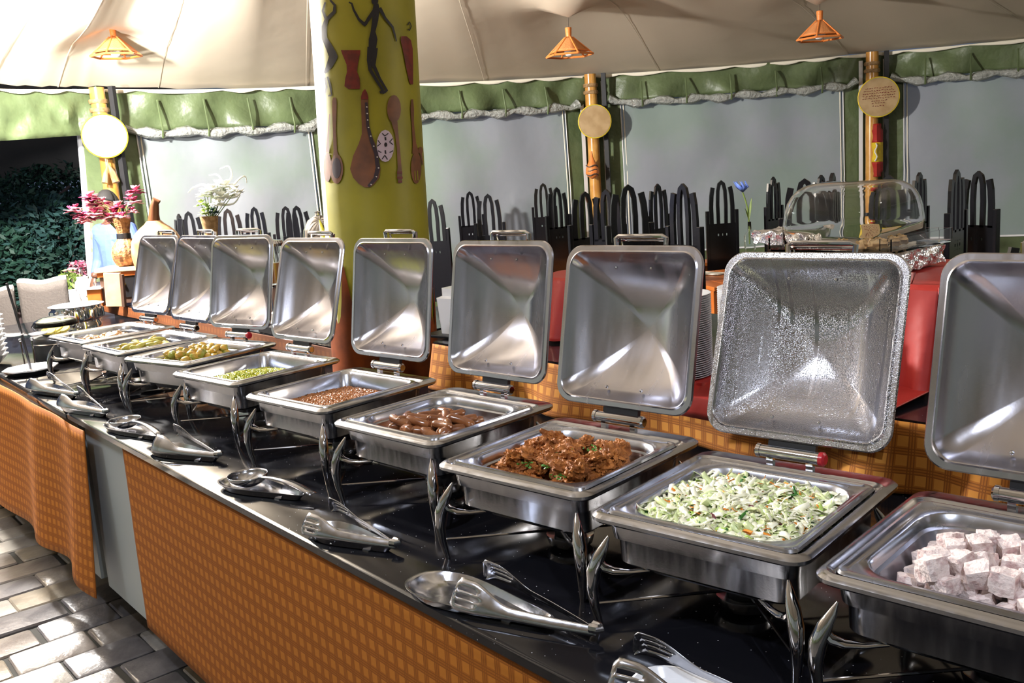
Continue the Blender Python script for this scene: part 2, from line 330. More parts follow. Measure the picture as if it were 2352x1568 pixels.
# scalloped lacing flap along the eaves
def flap(P, Q, n=90):
    def fn(u, v):
        p = P.lerp(Q, u); k = abs(math.sin(u*n*.35+math.sin(u*9)))
        return (p.x, p.y, ZW-.02*math.sin(PI*u)-.005-v*(.012+.03*k))
    return MB().grid(fn, n, 2)
def inward(P, Q):
    d = (Q-P).normalized(); nrm = Vector((d.y, -d.x, 0))
    c = Vector((-2, 1, 0))
    return nrm if nrm.dot(c-(P+Q)/2) > 0 else -nrm
def wall(name, P, Q, a=.28, b2=.28, window=True, rollz=.40):
    root = thing(name, None, None, kind='structure'); n = inward(P, Q); d = (Q-P); Lg = d.length; seed = P.x*3
    def off(u, z, amp, w=0): return P+d*u+n*w
    # valance
    def val(u, v):
        z = ZW-.02-v*(rollz-.03); g = nz((u*Lg*3.2+z*1.3, z*2.1, seed), 1)*.10*(.3+v)+.03*math.sin(u*Lg*11+3*math.sin(u*Lg*2)+v*2.5)*(1-v*.4)
        p = P+d*u+n*(.05+g); return (p.x, p.y, z)
    MB().grid(val, int(Lg*16), 8).build('valance', 'green_canvas', root, solid=.004)
    fo = flap(P+n*.09, Q+n*.09, int(Lg*18)).build('lacing_flap', 'cream_trim', root, solid=.004)
    if not window:
        def sheet(u, v):
            z = ZW-.05-v*(ZW-.05); p = P+d*u+n*(.03*math.sin(u*Lg*5+seed)+.05*nz((u*Lg, z, seed), 1)); return (p.x, p.y, z)
        MB().grid(sheet, int(Lg*8), 10).build('canvas_sheet', 'green_canvas', root); return root
    ua, ub = a/Lg, 1-b2/Lg
    # rolled clear blind
    pts = []; rad = []; N_ = int(Lg*9)
    for k in range(N_+1):
        u = ua*.6+(ub+.4*(1-ub)-ua*.6)*k/N_; dz = .05*abs(math.sin(k*.5))*.6; p = P+d*u+n*(.10)
        pts.append((p.x, p.y, ZW-rollz+.03*math.sin(k*1.3)*.5-.03*math.sin(PI*u)+(.05 if k in (0, N_) else 0))); rad.append(.055+.022*math.sin(k*1.9+seed))
    MB().tube(pts, rad, 9, flat=.8).build('rolled_blind', 'clear_vinyl', root)
    for k in range(int(Lg/.55)):   # ties holding the roll
        u = ua+(ub-ua)*(k+.5)/int(Lg/.55); p = P+d*u+n*.1
        MB().tube([(p.x, p.y, ZW-.12), (p.x+n.x*.075, p.y+n.y*.075, ZW-rollz+.01), (p.x+n.x*.04, p.y+n.y*.04, ZW-rollz-.07)], .011, 5).build('tie', 'green_canvas', root)
    ztop, zb = ZW-rollz+.02, .60
    def win(u, v):
        U = ua+(ub-ua)*u; z = ztop+(zb-ztop)*v; g = .05*nz((U*Lg*1.5-z*.9, z*.9, seed), 1)*math.sin(PI*v)+.02*math.sin(U*Lg*8+z*2)*(1-v)
        p = P+d*U+n*g; return (p.x, p.y, z)
    MB().grid(win, int(Lg*8), 16).build('mesh_window', 'mesh_window', root)
    def low(u, v):
        z = zb*(1-v); p = P+d*u+n*(.01+.03*nz((u*Lg*2, z, seed), 1)); return (p.x, p.y, z)
    MB().grid(low, int(Lg*6), 5).build('lower_canvas', 'green_canvas', root)
    m_ = (P+Q)/2; ang = math.atan2(d.y, d.x)
    MB().box((m_.x+n.x*.03, m_.y+n.y*.03, zb), (Lg, .008, .02), Matrix.Rotation(ang, 3, 'Z')).build('seam_tape', 'white_tape', root)
    for u0, w_ in ((0, a), (1, -b2)):
        def strip(u, v):
            p = P+d*(u0+(w_/Lg)*u)+n*(.02+.02*nz((u*3, v*5, seed), 1)); return (p.x, p.y, ZW-.06-v*(ZW-.1))
        MB().grid(strip, 3, 14).build('canvas_strip', 'green_canvas', root)
        e = P+d*(u0+w_/Lg)+n*.035
        for k, wd in ((0, .014), (1, .014)):
            e2 = e+d.normalized()*(.035*k)*(1 if u0 == 0 else -1)
            MB().tube([(e2.x, e2.y, ztop), (e2.x+.01, e2.y+.01, 1.4), (e2.x, e2.y, .62)], wd*.5, 5).build('zip_piping', 'white_tape' if k == 0 else 'cream_trim', root)
        e3 = P+d*(u0+.42*w_/Lg)+n*.06
        MB().box((e3.x, e3.y, 1.42), (.045, .006, 2.5), Matrix.Rotation(ang, 3, 'Z')).build('white_strap', 'white_tape', root)
    return root
wall('wall_left', A, E_, a=.30, b2=.2, rollz=.42)
wall('wall_back', E_, B, a=.2, b2=.36, rollz=.36)
wall('wall_right', B, C_, a=.34, b2=.34, rollz=.34)
wall('wall_far', C_, D_, a=.34, b2=.3, rollz=.34)
for k in range(6, len(per)-1): wall('wall_side' if k != 6 else 'wall_corner', per[k], per[k+1])
# valance over the open side at left, with the white roped edge of the canvas
op = thing('wall_open_side', None, None, kind='structure')
n = inward(L1, A)
def val(u, v):
    p = L1.lerp(A, u)+n*(.04+.09*nz((u*14, v*2, 3), 1)*(.3+v)); return (p.x, p.y, ZW-.02-v*(.50-.10*u))
MB().grid(val, 44, 8).build('valance', 'green_canvas', op, solid=.004)
flap(L1+n*.09, A+n*.09, 40).build('lacing_flap', 'cream_trim', op, solid=.004)
a0, a1 = onz(172, 205, ZW), ond(214, 650, 9.0)
b0, b1 = ond(172, 205, 9.3), ond(213, 655, 9.3)
edge_pts = [b0.lerp(b1, t)+Vector((0, 0, 0))+n*.02*math.sin(t*5) for t in [k/10 for k in range(11)]]
MB().tube(edge_pts+[edge_pts[-1]+Vector((0, 0, -.8))], .030, 6).build('roped_edge', 'white_tape', op)
# green canvas between the roped edge and the first post
def gst(u, v):
    p = edge_pts[0].lerp(A, u) if True else 0
    q0 = b0.lerp(b1, v); q1 = Vector((A.x, A.y, q0.z)); p = q0.lerp(q1, u)+n*(.02*nz((u*3, v*6, 1), 1)); return (p.x, p.y, q0.z if v < 1 else 0.0)
MB().grid(gst, 5, 14).build('canvas_strip', 'green_canvas', op)

# posts with their ornaments
def post(P, px, ytop, label, tilt=0):
    n = (Vector((CAM.x, CAM.y, 0))-Vector((P.x, P.y, 0))).normalized()*.16; c = Vector((P.x, P.y, 0))+n
    t = thing('tent_pole', label, 'pole', c, group='varnished tent poles')
    pts = [(0.005*math.sin(k*.5), 0.005*math.cos(k*.6), ZW*k/14) for k in range(15)]
    MB().tube(pts, [.070+.002*math.sin(k*2.2) for k in range(15)], 14).build('pole_shaft', 'varnished_pole', t)
    MB().lathe([(.085, 2.52), (.09, 2.54), (.085, 2.56)], 14).build('binding', 'cork', t)
    MB().lathe([(.084, 2.60), (.089, 2.62), (.084, 2.64)], 14).build('binding', 'cork', t)
    MB().box((.12, .1, 1.38), (.05, .05, 2.74), Matrix.Rotation(.6, 3, 'Z')).build('black_upright', 'toe_black', t)
    return c
pA = post(A, 222, 205, 'varnished wooden tent pole behind the pink flowers, brightly lit')
pB = post(B, 1355, 173, 'varnished wooden tent pole with a plain tan hand drum')
pC = post(C_, 2003, 122, 'varnished wooden tent pole with a scribbled drum and a red banner')
def towards(c): v = (Vector((CAM.x, CAM.y, 0))-Vector((c.x, c.y, 0))).normalized(); return math.atan2(v.y, v.x)
def drum(px, py, pc, r, skin, label, yaw=0, writing=False):
    d = (Vector((pc.x, pc.y, 2.1))-CAM).dot(_f)-.17; c = ond(px, py, d); a = towards(c)
    t = thing('hand_drum', label, 'drum', c, a+yaw, group='hand drums on the tent poles')
    Q = Matrix.Rotation(PI/2, 3, 'Y')
    def lat(prof, nm, mt):
        m = MB(); m.lathe(prof, 30, cap=nm != 'painted_rim'); m.v = [tuple(Q@Vector(v)) for v in m.v]; m.build(nm, mt, t)
    lat([(r, -.045), (r+.006, -.04), (r+.006, .030), (r, .036)], 'drum_hoop', 'turquoise')
    lat([(r+.009, .0), (r+.011, .02), (r+.009, .034), (r-.001, .039)], 'painted_rim', 'yellow_paint')
    lat([(r-.003, .038), (r*.6, .041), (.001, .042)], 'drum_skin', skin)
    if writing:
        m = MB(); rr = random.Random(4)
        for row in range(8):
            z = .10-row*.028; half = math.sqrt(max(0, (r*.8)**2-z*z))*(1 if row < 5 else .45); y = -half
            while y < half:
                l = rr.uniform(.008, .022); m.box((.0445, y+l/2, z+rr.uniform(-.004, .004)), (.0015, l, .007), Matrix.Rotation(rr.uniform(-.5, .5), 3, 'X')); y += l+rr.uniform(.006, .015)
        m.build('painted_writing', 'paint_red', t)
    return c
drum(241, 313, pA, .195, 'drum_skin_lit', 'hand drum on the left pole, its skin whitened for lamp glare')
drum(1366, 279, pB, .185, 'drum_skin', 'plain tan hand drum with a green hoop on the middle pole')
drum(2018, 223, pC, .215, 'drum_skin', 'tan hand drum covered with reddish scribbled writing', writing=True)
# things hung below the drums
c = ond(252, 405, (Vector((pA.x, pA.y, 1.9))-CAM).dot(_f)-.14); t = thing('hanging_horn', 'small carved wooden ornament hung below the left drum', 'ornament', c, towards(c))
MB().tube([(0, 0, .12), (0, .03, .03), (.02, .05, -.06)], [.006, .03, .035], 8).build('carving', 'gourd_skin', t); MB().tube([(0, 0, .3), (0, 0, .12), (0, -.03, .03), (.02, -.05, -.06)], [.004, .005, .022, .03], 8).build('carving', 'gourd_skin', t)
c = ond(1360, 385, (Vector((pB.x, pB.y, 1.9))-CAM).dot(_f)-.14); t = thing('hanging_gourd', 'reddish dried gourd wrapped in cord on the middle pole', 'ornament', c, towards(c))
MB().lathe([(.01, .19), (.02, .12), (.045, .06), (.075, -.01), (.08, -.06), (.06, -.10), (.01, -.13)], 14).build('gourd_body', 'bamboo', t)
for k in range(3): MB().tube([(0.075*math.cos(a), 0.075*math.sin(a)*.9, .02-.05*k+.01*math.sin(a*3)) for a in [2*PI*i/16 for i in range(17)]], .008, 5).build('cord_wrap', 'cord', t)
c = ond(2014, 345, (Vector((pC.x, pC.y, 1.9))-CAM).dot(_f)+.02); t = thing('hanging_banner', 'narrow red and gold pennant tied to the right pole', 'banner', c, towards(c))
def ban(v0, v1, nm, mt):
    def f(u, v): V = v0+(v1-v0)*v; return (.10-.03*abs(u-.5)*4+.01*math.sin(V*20), (u-.5)*.13*(1 if .1 < V < .9 else .7), .30-V*.6)
    MB().grid(f, 4, 8).build(nm, mt, t, solid=.004)
ban(0, .35, 'red_cloth_end', 'red_cloth'); ban(.35, .72, 'gold_cloth_middle', 'yellow_paint'); ban(.72, 1, 'red_cloth_end', 'red_cloth')
MB().tube([(.12, -.01+.012*math.sin(k*1.3), .08-.2*k/8) for k in range(9)], .007, 5).build('white_tassel', 'white_tape', t)

# pendant lamps
def lamp(i):
    px, py, d, where = lamps[i]; c = lamp_pos[i]; n_ = 6; r = .215; t = thing('pendant_lamp', 'orange cane pendant lampshade, '+where, 'lamp', c, .35+i*.3, group='cane pendant lamps')
    zt, zb = .055, -.105
    for k in range(n_):
        a, b2 = 2*PI*k/n_, 2*PI*(k+1)/n_
        p = [Vector((.035*math.cos(q), .035*math.sin(q), zt)) for q in (a, b2)]; q_ = [Vector((r*math.cos(q), r*math.sin(q), zb)) for q in (a, b2)]
        MB().grid(lambda u, v: p[0].lerp(p[1], u).lerp(q_[0].lerp(q_[1], u), v*.8), 3, 6).build('woven_panel', 'wicker', t, solid=.004)
        MB().tube([p[0], q_[0]], .008, 6).build('rib', 'bamboo', t)
        MB().tube([q_[0], q_[1]], .010, 6).build('lower_bar', 'bamboo', t)
        s0 = p[0].lerp(q_[0], .8); s1 = p[1].lerp(q_[1], .8); MB().tube([s0, s1], .006, 5).build('upper_bar', 'bamboo', t)
    MB().lathe([(.028, .14), (.03, .135), (.026, .06), (.04, .05)], 10).build('lamp_neck', 'bamboo', t)
    MB().ball((0, 0, -.06), (.05, .05, .06), 12, 8).build('bulb', 'bulb', t)
    MB().lathe([(.02, .05), (.02, -.02)], 8).build('socket', 'cord', t)
    MB().tube([(0, 0, .14), (.005, 0, .24), (0, 0, .30 if i else .75)], .005, 5).build('lamp_cord', 'cord', t)
for i in range(3): lamp(i)

# ------------------------------------------------------------------ painted column
cb = ond(866, 520, 4.26); ct = ond(832, 0, 4.20); ax = (ct-cb).normalized(); CR = .232
base = cb-ax*(cb.z/ax.z); top = cb+ax*((3.95-cb.z)/ax.z)
colm = thing('painted_column', 'thick yellow column painted with dancers, drums and spoons', 'column', base)
Lc = (top-base).length
m = MB(); cz = Vector((0, 0, 1)); qrot = cz.rotation_difference(ax).to_matrix()
nc = 48; loops = []
for j in range(41):
    h = Lc*j/40; l = []
    for i in range(nc):
        a = 2*PI*i/nc; r = CR*(1+.012*nz((math.cos(a)*1.5, math.sin(a)*1.5, h*1.3), 1)); l.append(qrot@Vector((r*math.cos(a), r*math.sin(a), h)))
    loops.append(l)
m.loft(loops, True, True)
# unpainted strip down the left flank
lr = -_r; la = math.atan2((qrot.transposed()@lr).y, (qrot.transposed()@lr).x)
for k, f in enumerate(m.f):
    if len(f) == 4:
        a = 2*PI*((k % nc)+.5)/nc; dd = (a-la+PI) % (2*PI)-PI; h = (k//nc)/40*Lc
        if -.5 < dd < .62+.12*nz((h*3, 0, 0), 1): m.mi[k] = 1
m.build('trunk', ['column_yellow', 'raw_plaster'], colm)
def colpt(px, py, e=.004):
    d = ray(px, py).normalized(); o = CAM-base; dp = d-ax*d.dot(ax); op_ = o-ax*o.dot(ax)
    a, b2, c = dp.dot(dp), 2*dp.dot(op_), op_.dot(op_)-(CR*1.006+e)**2; dis = b2*b2-4*a*c
    tt = (-b2-math.sqrt(dis))/(2*a) if dis > 0 else -b2/(2*a)
    return o+d*tt
def rows(rs, name, mt, e=.004, nx=6):
    MB().loft([[colpt(xl+(xr-xl)*k/nx, y, e) for k in range(nx+1)] for y, xl, xr in rs], closed=False).build(name, mt, colm)
def stroke(pts, mt='paint_black', name='painted_stroke', e=.004):
    P = []; 
    for k in range(len(pts)-1):
        for s in range(4):
            t = s/4; P.append(tuple(pts[k][i]*(1-t)+pts[k+1][i]*t for i in range(3)))
    P.append(pts[-1]); lp = []
    for k, (x, y, wd) in enumerate(P):
        a, b2 = P[max(k-1, 0)], P[min(k+1, len(P)-1)]; dx, dy = b2[0]-a[0], b2[1]-a[1]; l = math.hypot(dx, dy) or 1; nx_, ny_ = -dy/l*wd/2, dx/l*wd/2
        lp.append([colpt(x-nx_, y-ny_, e), colpt(x, y, e), colpt(x+nx_, y+ny_, e)])
    return lp
def strokes(name, mt, lst, e=.004, extra=None):
    m = MB()
    for s in lst: m.loft(stroke(s, e=e), closed=False)
    for (cx, cy, rx, ry) in (extra or []):
        m.loft([[colpt(cx+rx*math.sin(PI*j/8)*(k/3-1)*1.0, cy-ry*math.cos(PI*j/8), e) for k in range(7)] for j in range(9)], closed=False)
    return m.build(name, mt, colm)
strokes('painted_dancer', 'paint_black', [[(864, 8, 10), (864, 20, 16), (862, 45, 14), (857, 72, 11), (857, 90, 20), (855, 112, 17)], [(851, 108, 14), (848, 138, 11), (850, 160, 8), (865, 185, 7), (880, 208, 6), (873, 213, 7)], [(861, 110, 14), (858, 150, 9), (872, 180, 6), (889, 208, 5), (878, 214, 6)],
    [(862, 20, 8), (846, 44, 8), (838, 57, 8), (824, 44, 6), (812, 22, 5), (808, 8, 4), (801, 5, 3)], [(872, 18, 8), (885, 42, 6), (902, 62, 5), (907, 80, 4), (911, 95, 2)]], extra=[(861, 2, 8, 9)])
strokes('painted_dancer', 'paint_black', [[(752, 40, 9), (744, 62, 11), (745, 88, 12), (757, 110, 17), (766, 130, 20), (757, 150, 15), (746, 168, 5)], [(752, 176, 4), (758, 195, 5), (762, 218, 3), (754, 220, 4)], [(747, 178, 4), (750, 200, 4), (746, 217, 3)], [(749, 44, 7), (741, 25, 5), (747, 5, 4)], [(753, 42, 8), (768, 27, 8), (769, 12, 6), (758, 0, 4)]])
rows([(115, 783, 828), (124, 786, 827), (148, 796, 822), (165, 797, 820), (180, 793, 826), (198, 791, 827), (204, 800, 826)], 'painted_drum', 'paint_red')
rows([(83, 922, 934), (92, 920, 944), (112, 925, 948), (150, 932, 949), (188, 940, 949), (194, 944, 949)], 'painted_drum', 'paint_red')
strokes('painted_spoon', 'paint_brown', [[(768, 224, 6), (768, 232, 10), (768, 252, 10), (768, 300, 7), (770, 345, 8), (772, 368, 16)]], extra=[(773, 388, 15, 34)])
strokes('spoon_bowl_shading', 'paint_dark', [], e=.0055, extra=[(773, 386, 10, 24)])
strokes('painted_spoon', 'paint_brown', [[(757, 262, 2), (753, 320, 4), (752, 350, 8)]], extra=[(752, 384, 9, 34)])
rows([(205, 837, 839), (212, 832, 843), (222, 829, 846), (235, 829, 846), (290, 831, 848), (308, 831, 853), (330, 824, 862), (358, 811, 868), (388, 804, 874), (408, 811, 871), (422, 824, 860), (430, 838, 850)], 'painted_gourd', 'paint_brown')
rows([(205, 837, 839), (212, 832, 843), (222, 829, 846), (228, 829, 846)], 'gourd_tip', 'paint_red', e=.0055)
strokes('gourd_beading', 'paint_dark', [[(841, 235, 6), (845, 290, 7), (853, 322, 8), (864, 352, 9), (868, 385, 10), (862, 410, 9), (846, 428, 6)]], e=.0055)
strokes('beading_dots', 'paint_white', [[(x-1, y, 2.5), (x+2, y+1, 2.5)] for x, y in ((842, 245), (843, 260), (844, 275), (846, 292), (851, 312), (858, 335), (866, 360), (869, 385), (864, 405), (852, 423))], e=.007)
strokes('painted_nut', 'paint_lilac', [], extra=[(885, 335, 20, 37)]); strokes('nut_markings', 'paint_black', [[(885, 315, 4), (886, 322, 3)], [(885, 345, 3), (886, 353, 3)], [(868, 322, 2), (874, 330, 2), (866, 336, 2)], [(868, 346, 2), (876, 350, 2)], [(902, 318, 2), (895, 326, 2), (903, 332, 2)], [(903, 346, 2), (895, 350, 2)], [(878, 365, 2), (884, 356, 2), (890, 366, 2)], [(878, 306, 2), (884, 312, 2), (892, 306, 2)]], e=.0055, extra=[(886, 332, 3.5, 5)])
strokes('painted_spoon', 'paint_brown', [[(906, 280, 14), (911, 305, 8), (915, 340, 7), (918, 385, 9), (918, 400, 12), (919, 420, 8)]], extra=[(905, 250, 16, 32)])
strokes('handle_stripes', 'paint_red', [[(912, 396, 5), (924, 396, 5)], [(912, 408, 5), (925, 408, 5)], [(914, 417, 4), (924, 417, 4)]], e=.0055)
strokes('painted_fork', 'paint_brown', [[(947, 228, 4), (947, 250, 8), (948, 280, 5), (952, 330, 8), (955, 352, 16)]], extra=[(956, 385, 12, 37)])
strokes('fork_tines', 'column_yellow', [[(953, 392, 2), (954, 414, 2)], [(959, 392, 2), (960, 414, 2)]], e=.0055)
strokes('painted_spoon', 'paint_brown', [[(967, 352, 4), (971, 378, 3)]], extra=[(966, 345, 5, 8)])
strokes('painted_face', 'paint_black', [[(936, 58, 2), (941, 50, 2), (945, 60, 2), (941, 70, 2), (937, 66, 2)]])
rr = random.Random(3); m = MB(); lp = [[], [], []]
for i in range(121):
    a = 2*PI*i/120; h = 1.12+.06*math.sin(a*5+1)+.17*max(0, math.sin(a*9+.6*math.sin(a*3)))**3+.06*max(0, math.sin(a*23))**2
    for k, hh in enumerate((.5, .9, h)): r = CR*1.02+.003; lp[k].append(qrot@Vector((r*math.cos(a), r*math.sin(a), hh)))
m.loft(lp, closed=False).build('painted_flames', 'paint_flame', colm)

# ------------------------------------------------------------------ floor with stone setts
floor = MB().box((-2, 2, -.035), (22, 24, .05)).build('floor', 'dark_soil', smooth=False); tag(floor, kind='structure')
stone_mats = []
for k, (c1, c2) in enumerate((((.13, .11, .10), (.20, .18, .16)), ((.17, .15, .12), (.26, .22, .17)), ((.08, .075, .08), (.15, .14, .14)), ((.22, .20, .18), (.32, .30, .27)))):
    stone_mats.append(mat('stone_%d' % k, c1, .3, spec=.6, vary=(c2, 9, .35, .65, 8), bump=(14, .5, 8), bumpdist=.01))
PW, PL = .2035, .30
protos = []
for k in range(8):
    l = PL-.014; w_ = PW-.010; n_ = 5; m = MB()
    lo = rrect(-w_/2, w_/2, -l/2, l/2, .012, 2); hi = rrect(-w_/2+.006, w_/2-.006, -l/2+.006, l/2-.006, .01, 2)
    m.loft([at(lo, -.03), at(lo, -.006), [(x, y, .0+.0015*math.sin(x*20+k)) for x, y in hi]], False, True)
    o = m.build('brick', stone_mats[k % 4], floor); protos.append(o)
cnt = 0; used = 0; rr = random.Random(11)
for i in range(-6, 24):
    X = -3.475-PW*i
    for j in range(-1, 7):
        Y = -.60+PL*(j+(.5 if i % 2 else 0))*-1+.45+rr.uniform(-.012, .012) 
        if X > -2.4 or X < -7.2 or Y < -1.5 or Y > .1: continue
        if Y < -.1-.55*max(0, 1.2): continue
        q = protos[rr.randrange(8)]
        if used < 8: q = protos[used]; c = q
        else: c = q.copy(); col.objects.link(c)
        used += 1; c.location = (X, Y, -.0+rr.uniform(-.003, .003)); c.rotation_euler = (rr.uniform(-.012, .012), rr.uniform(-.012, .012), rr.uniform(-.015, .015))
def tile_mat():
    m = mat('sett_floor', (.10, .09, .085), .35); N, L, b = nodes(m); tc = N.new('ShaderNodeTexCoord'); mp = N.new('ShaderNodeMapping'); mp.inputs['Rotation'].default_value = (0, 0, PI/2)
    bk = N.new('ShaderNodeTexBrick'); bk.inputs['Scale'].default_value = 1; bk.inputs['Brick Width'].default_value = .3; bk.inputs['Row Height'].default_value = .2035; bk.inputs['Mortar Size'].default_value = .006
    bk.inputs['Color1'].default_value = (.10, .09, .085, 1); bk.inputs['Color2'].default_value = (.18, .16, .14, 1); bk.inputs['Mortar'].default_value = (.02, .02, .02, 1)
    L.new(tc.outputs['Object'], mp.inputs['Vector']); L.new(mp.outputs['Vector'], bk.inputs['Vector']); L.new(bk.outputs['Color'], b.inputs['Base Color'])
tile_mat()
fp = MB()
for (x0, x1, y0, y1) in ((-13, 9, .15, 14), (-13, 9, -10, -.95), (-2.35, 9, -.95, .15), (-13, -7.3, -.95, .15)): fp.box(((x0+x1)/2, (y0+y1)/2, -.006), (x1-x0, y1-y0, .008))
fp.build('paving_beyond', 'sett_floor', floor, smooth=False)['kind'] = 'stuff'

# ------------------------------------------------------------------ buffet counter
ctr = thing('buffet_counter', 'long buffet counter with glossy black stone top and grey base', 'counter', (0, 0, 0))
BY = .98
for x0, x1, z, yo in ((-3.645, .95, CH, 0), (-4.28, -3.655, CH-.004, .0), (-7.0, -4.29, CH-.002, .018)):
    lo = rrect(x0, x1, EY+yo, BY, .008, 3); hi = rrect(x0+.006, x1-.006, EY+yo+.006, BY-.006, .006, 3)
    MB().loft([at(hi, z-.026), at(lo, z-.022), at(lo, z-.004), at(hi, z)], True, True).build('worktop', 'granite' if 0 else 'black_granite', ctr)
MB().box((-1.35, .38, .50), (4.45, 1.12, .70)).build('base_cabinet', 'grey_wall_paint', ctr, smooth=False)
MB().box((-5.35, .38, .50), (3.35, 1.12, .70)).build('base_cabinet', 'grey_wall_paint', ctr, smooth=False)
MB().box((-3.0, .43, .075), (7.9, .96, .15)).build('toe_plinth', 'toe_black', ctr, smooth=False)

def drape(name, label, x0, x1, ztop, zbot, y, matn, amp, freq, hem, group=None, bottom=None, flare=.0, seed=0):
    Lx = x1-x0; nu = max(20, int(Lx*60)); nv = 16
    def fn(u, v):
        x = x0+Lx*u; zb = bottom(x) if bottom else zbot; z = ztop+(zb-ztop)*v
        a = amp*(.15+.85*v); yy = y-flare*v-a*(.5+.5*math.sin(x*freq+2*math.sin(x*freq*.31+seed))+.5*nz((x*2, z*1.2, seed), 1))
        return (x+.01*nz((x*3, z*3, seed+5), 1)*v, yy, z)
    def uv(u, v): x = x0+Lx*u; zb = bottom(x) if bottom else zbot; return (Lx*u*1.04, (ztop-zb)*(1-v)+zb)
    o = MB().grid(fn, nu, nv, uvs=uv).build(name, matn, solid=.003)
    return tag(o, label, 'tablecloth', group)
pD = ony(265, 1035, EY-.01); pE = ony(320, 1438, EY-.01)
xr = pD.x; pass
drape('tablecloth', 'smooth orange plaid cloth on the front of the buffet, near length', xr, .9, CH-.022, pE.z, EY+.016, 'plaid_cloth', .012, 4, 0, 'plaid buffet cloths', seed=1)
def lb(x):
    a = ony(237, 1367, EY-.03); b2 = ony(30, 1190, EY-.03); t = max(0, min(1, (a.x-x)/.30)); return a.z+(.04)*t
xl = ony(226, 1040, EY).x
xl2 = ony(240, 1367, EY-.03).x
oc = drape('tablecloth', 'loosely hanging orange plaid cloth at the far left of the buffet', -7.0, xl2-.01, CH-.03, .05, EY-.004, 'plaid_cloth', .05, 7, 0, 'plaid buffet cloths', bottom=lb, flare=.03, seed=2)

# back counter, raised, behind the dishes
BZ = 1.072
bc = thing('back_counter', 'raised rear serving shelf with dark top behind the chafing dishes', 'counter', (0, 0, 0))
for x0, x1, z in ((-2.72, 1.1, BZ), (-7.1, -3.5, .965)):
    lo = rrect(x0, x1, .955, 2.0, .01, 3)
    MB().loft([at(lo, z-.03), at(lo, z)], True, True).build('shelf_top', 'black_granite', bc)
    MB().box(((x0+x1)/2, 1.5, (z-.03)/2+.01), (x1-x0-.06, .9, z-.06)).build('carcass', 'dark_wood', bc, smooth=False)
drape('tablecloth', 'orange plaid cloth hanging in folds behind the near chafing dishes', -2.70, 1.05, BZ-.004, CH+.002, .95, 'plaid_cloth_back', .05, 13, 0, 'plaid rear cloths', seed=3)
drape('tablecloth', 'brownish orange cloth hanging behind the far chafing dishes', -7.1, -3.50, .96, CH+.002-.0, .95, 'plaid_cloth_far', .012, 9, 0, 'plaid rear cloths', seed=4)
MB_ = None

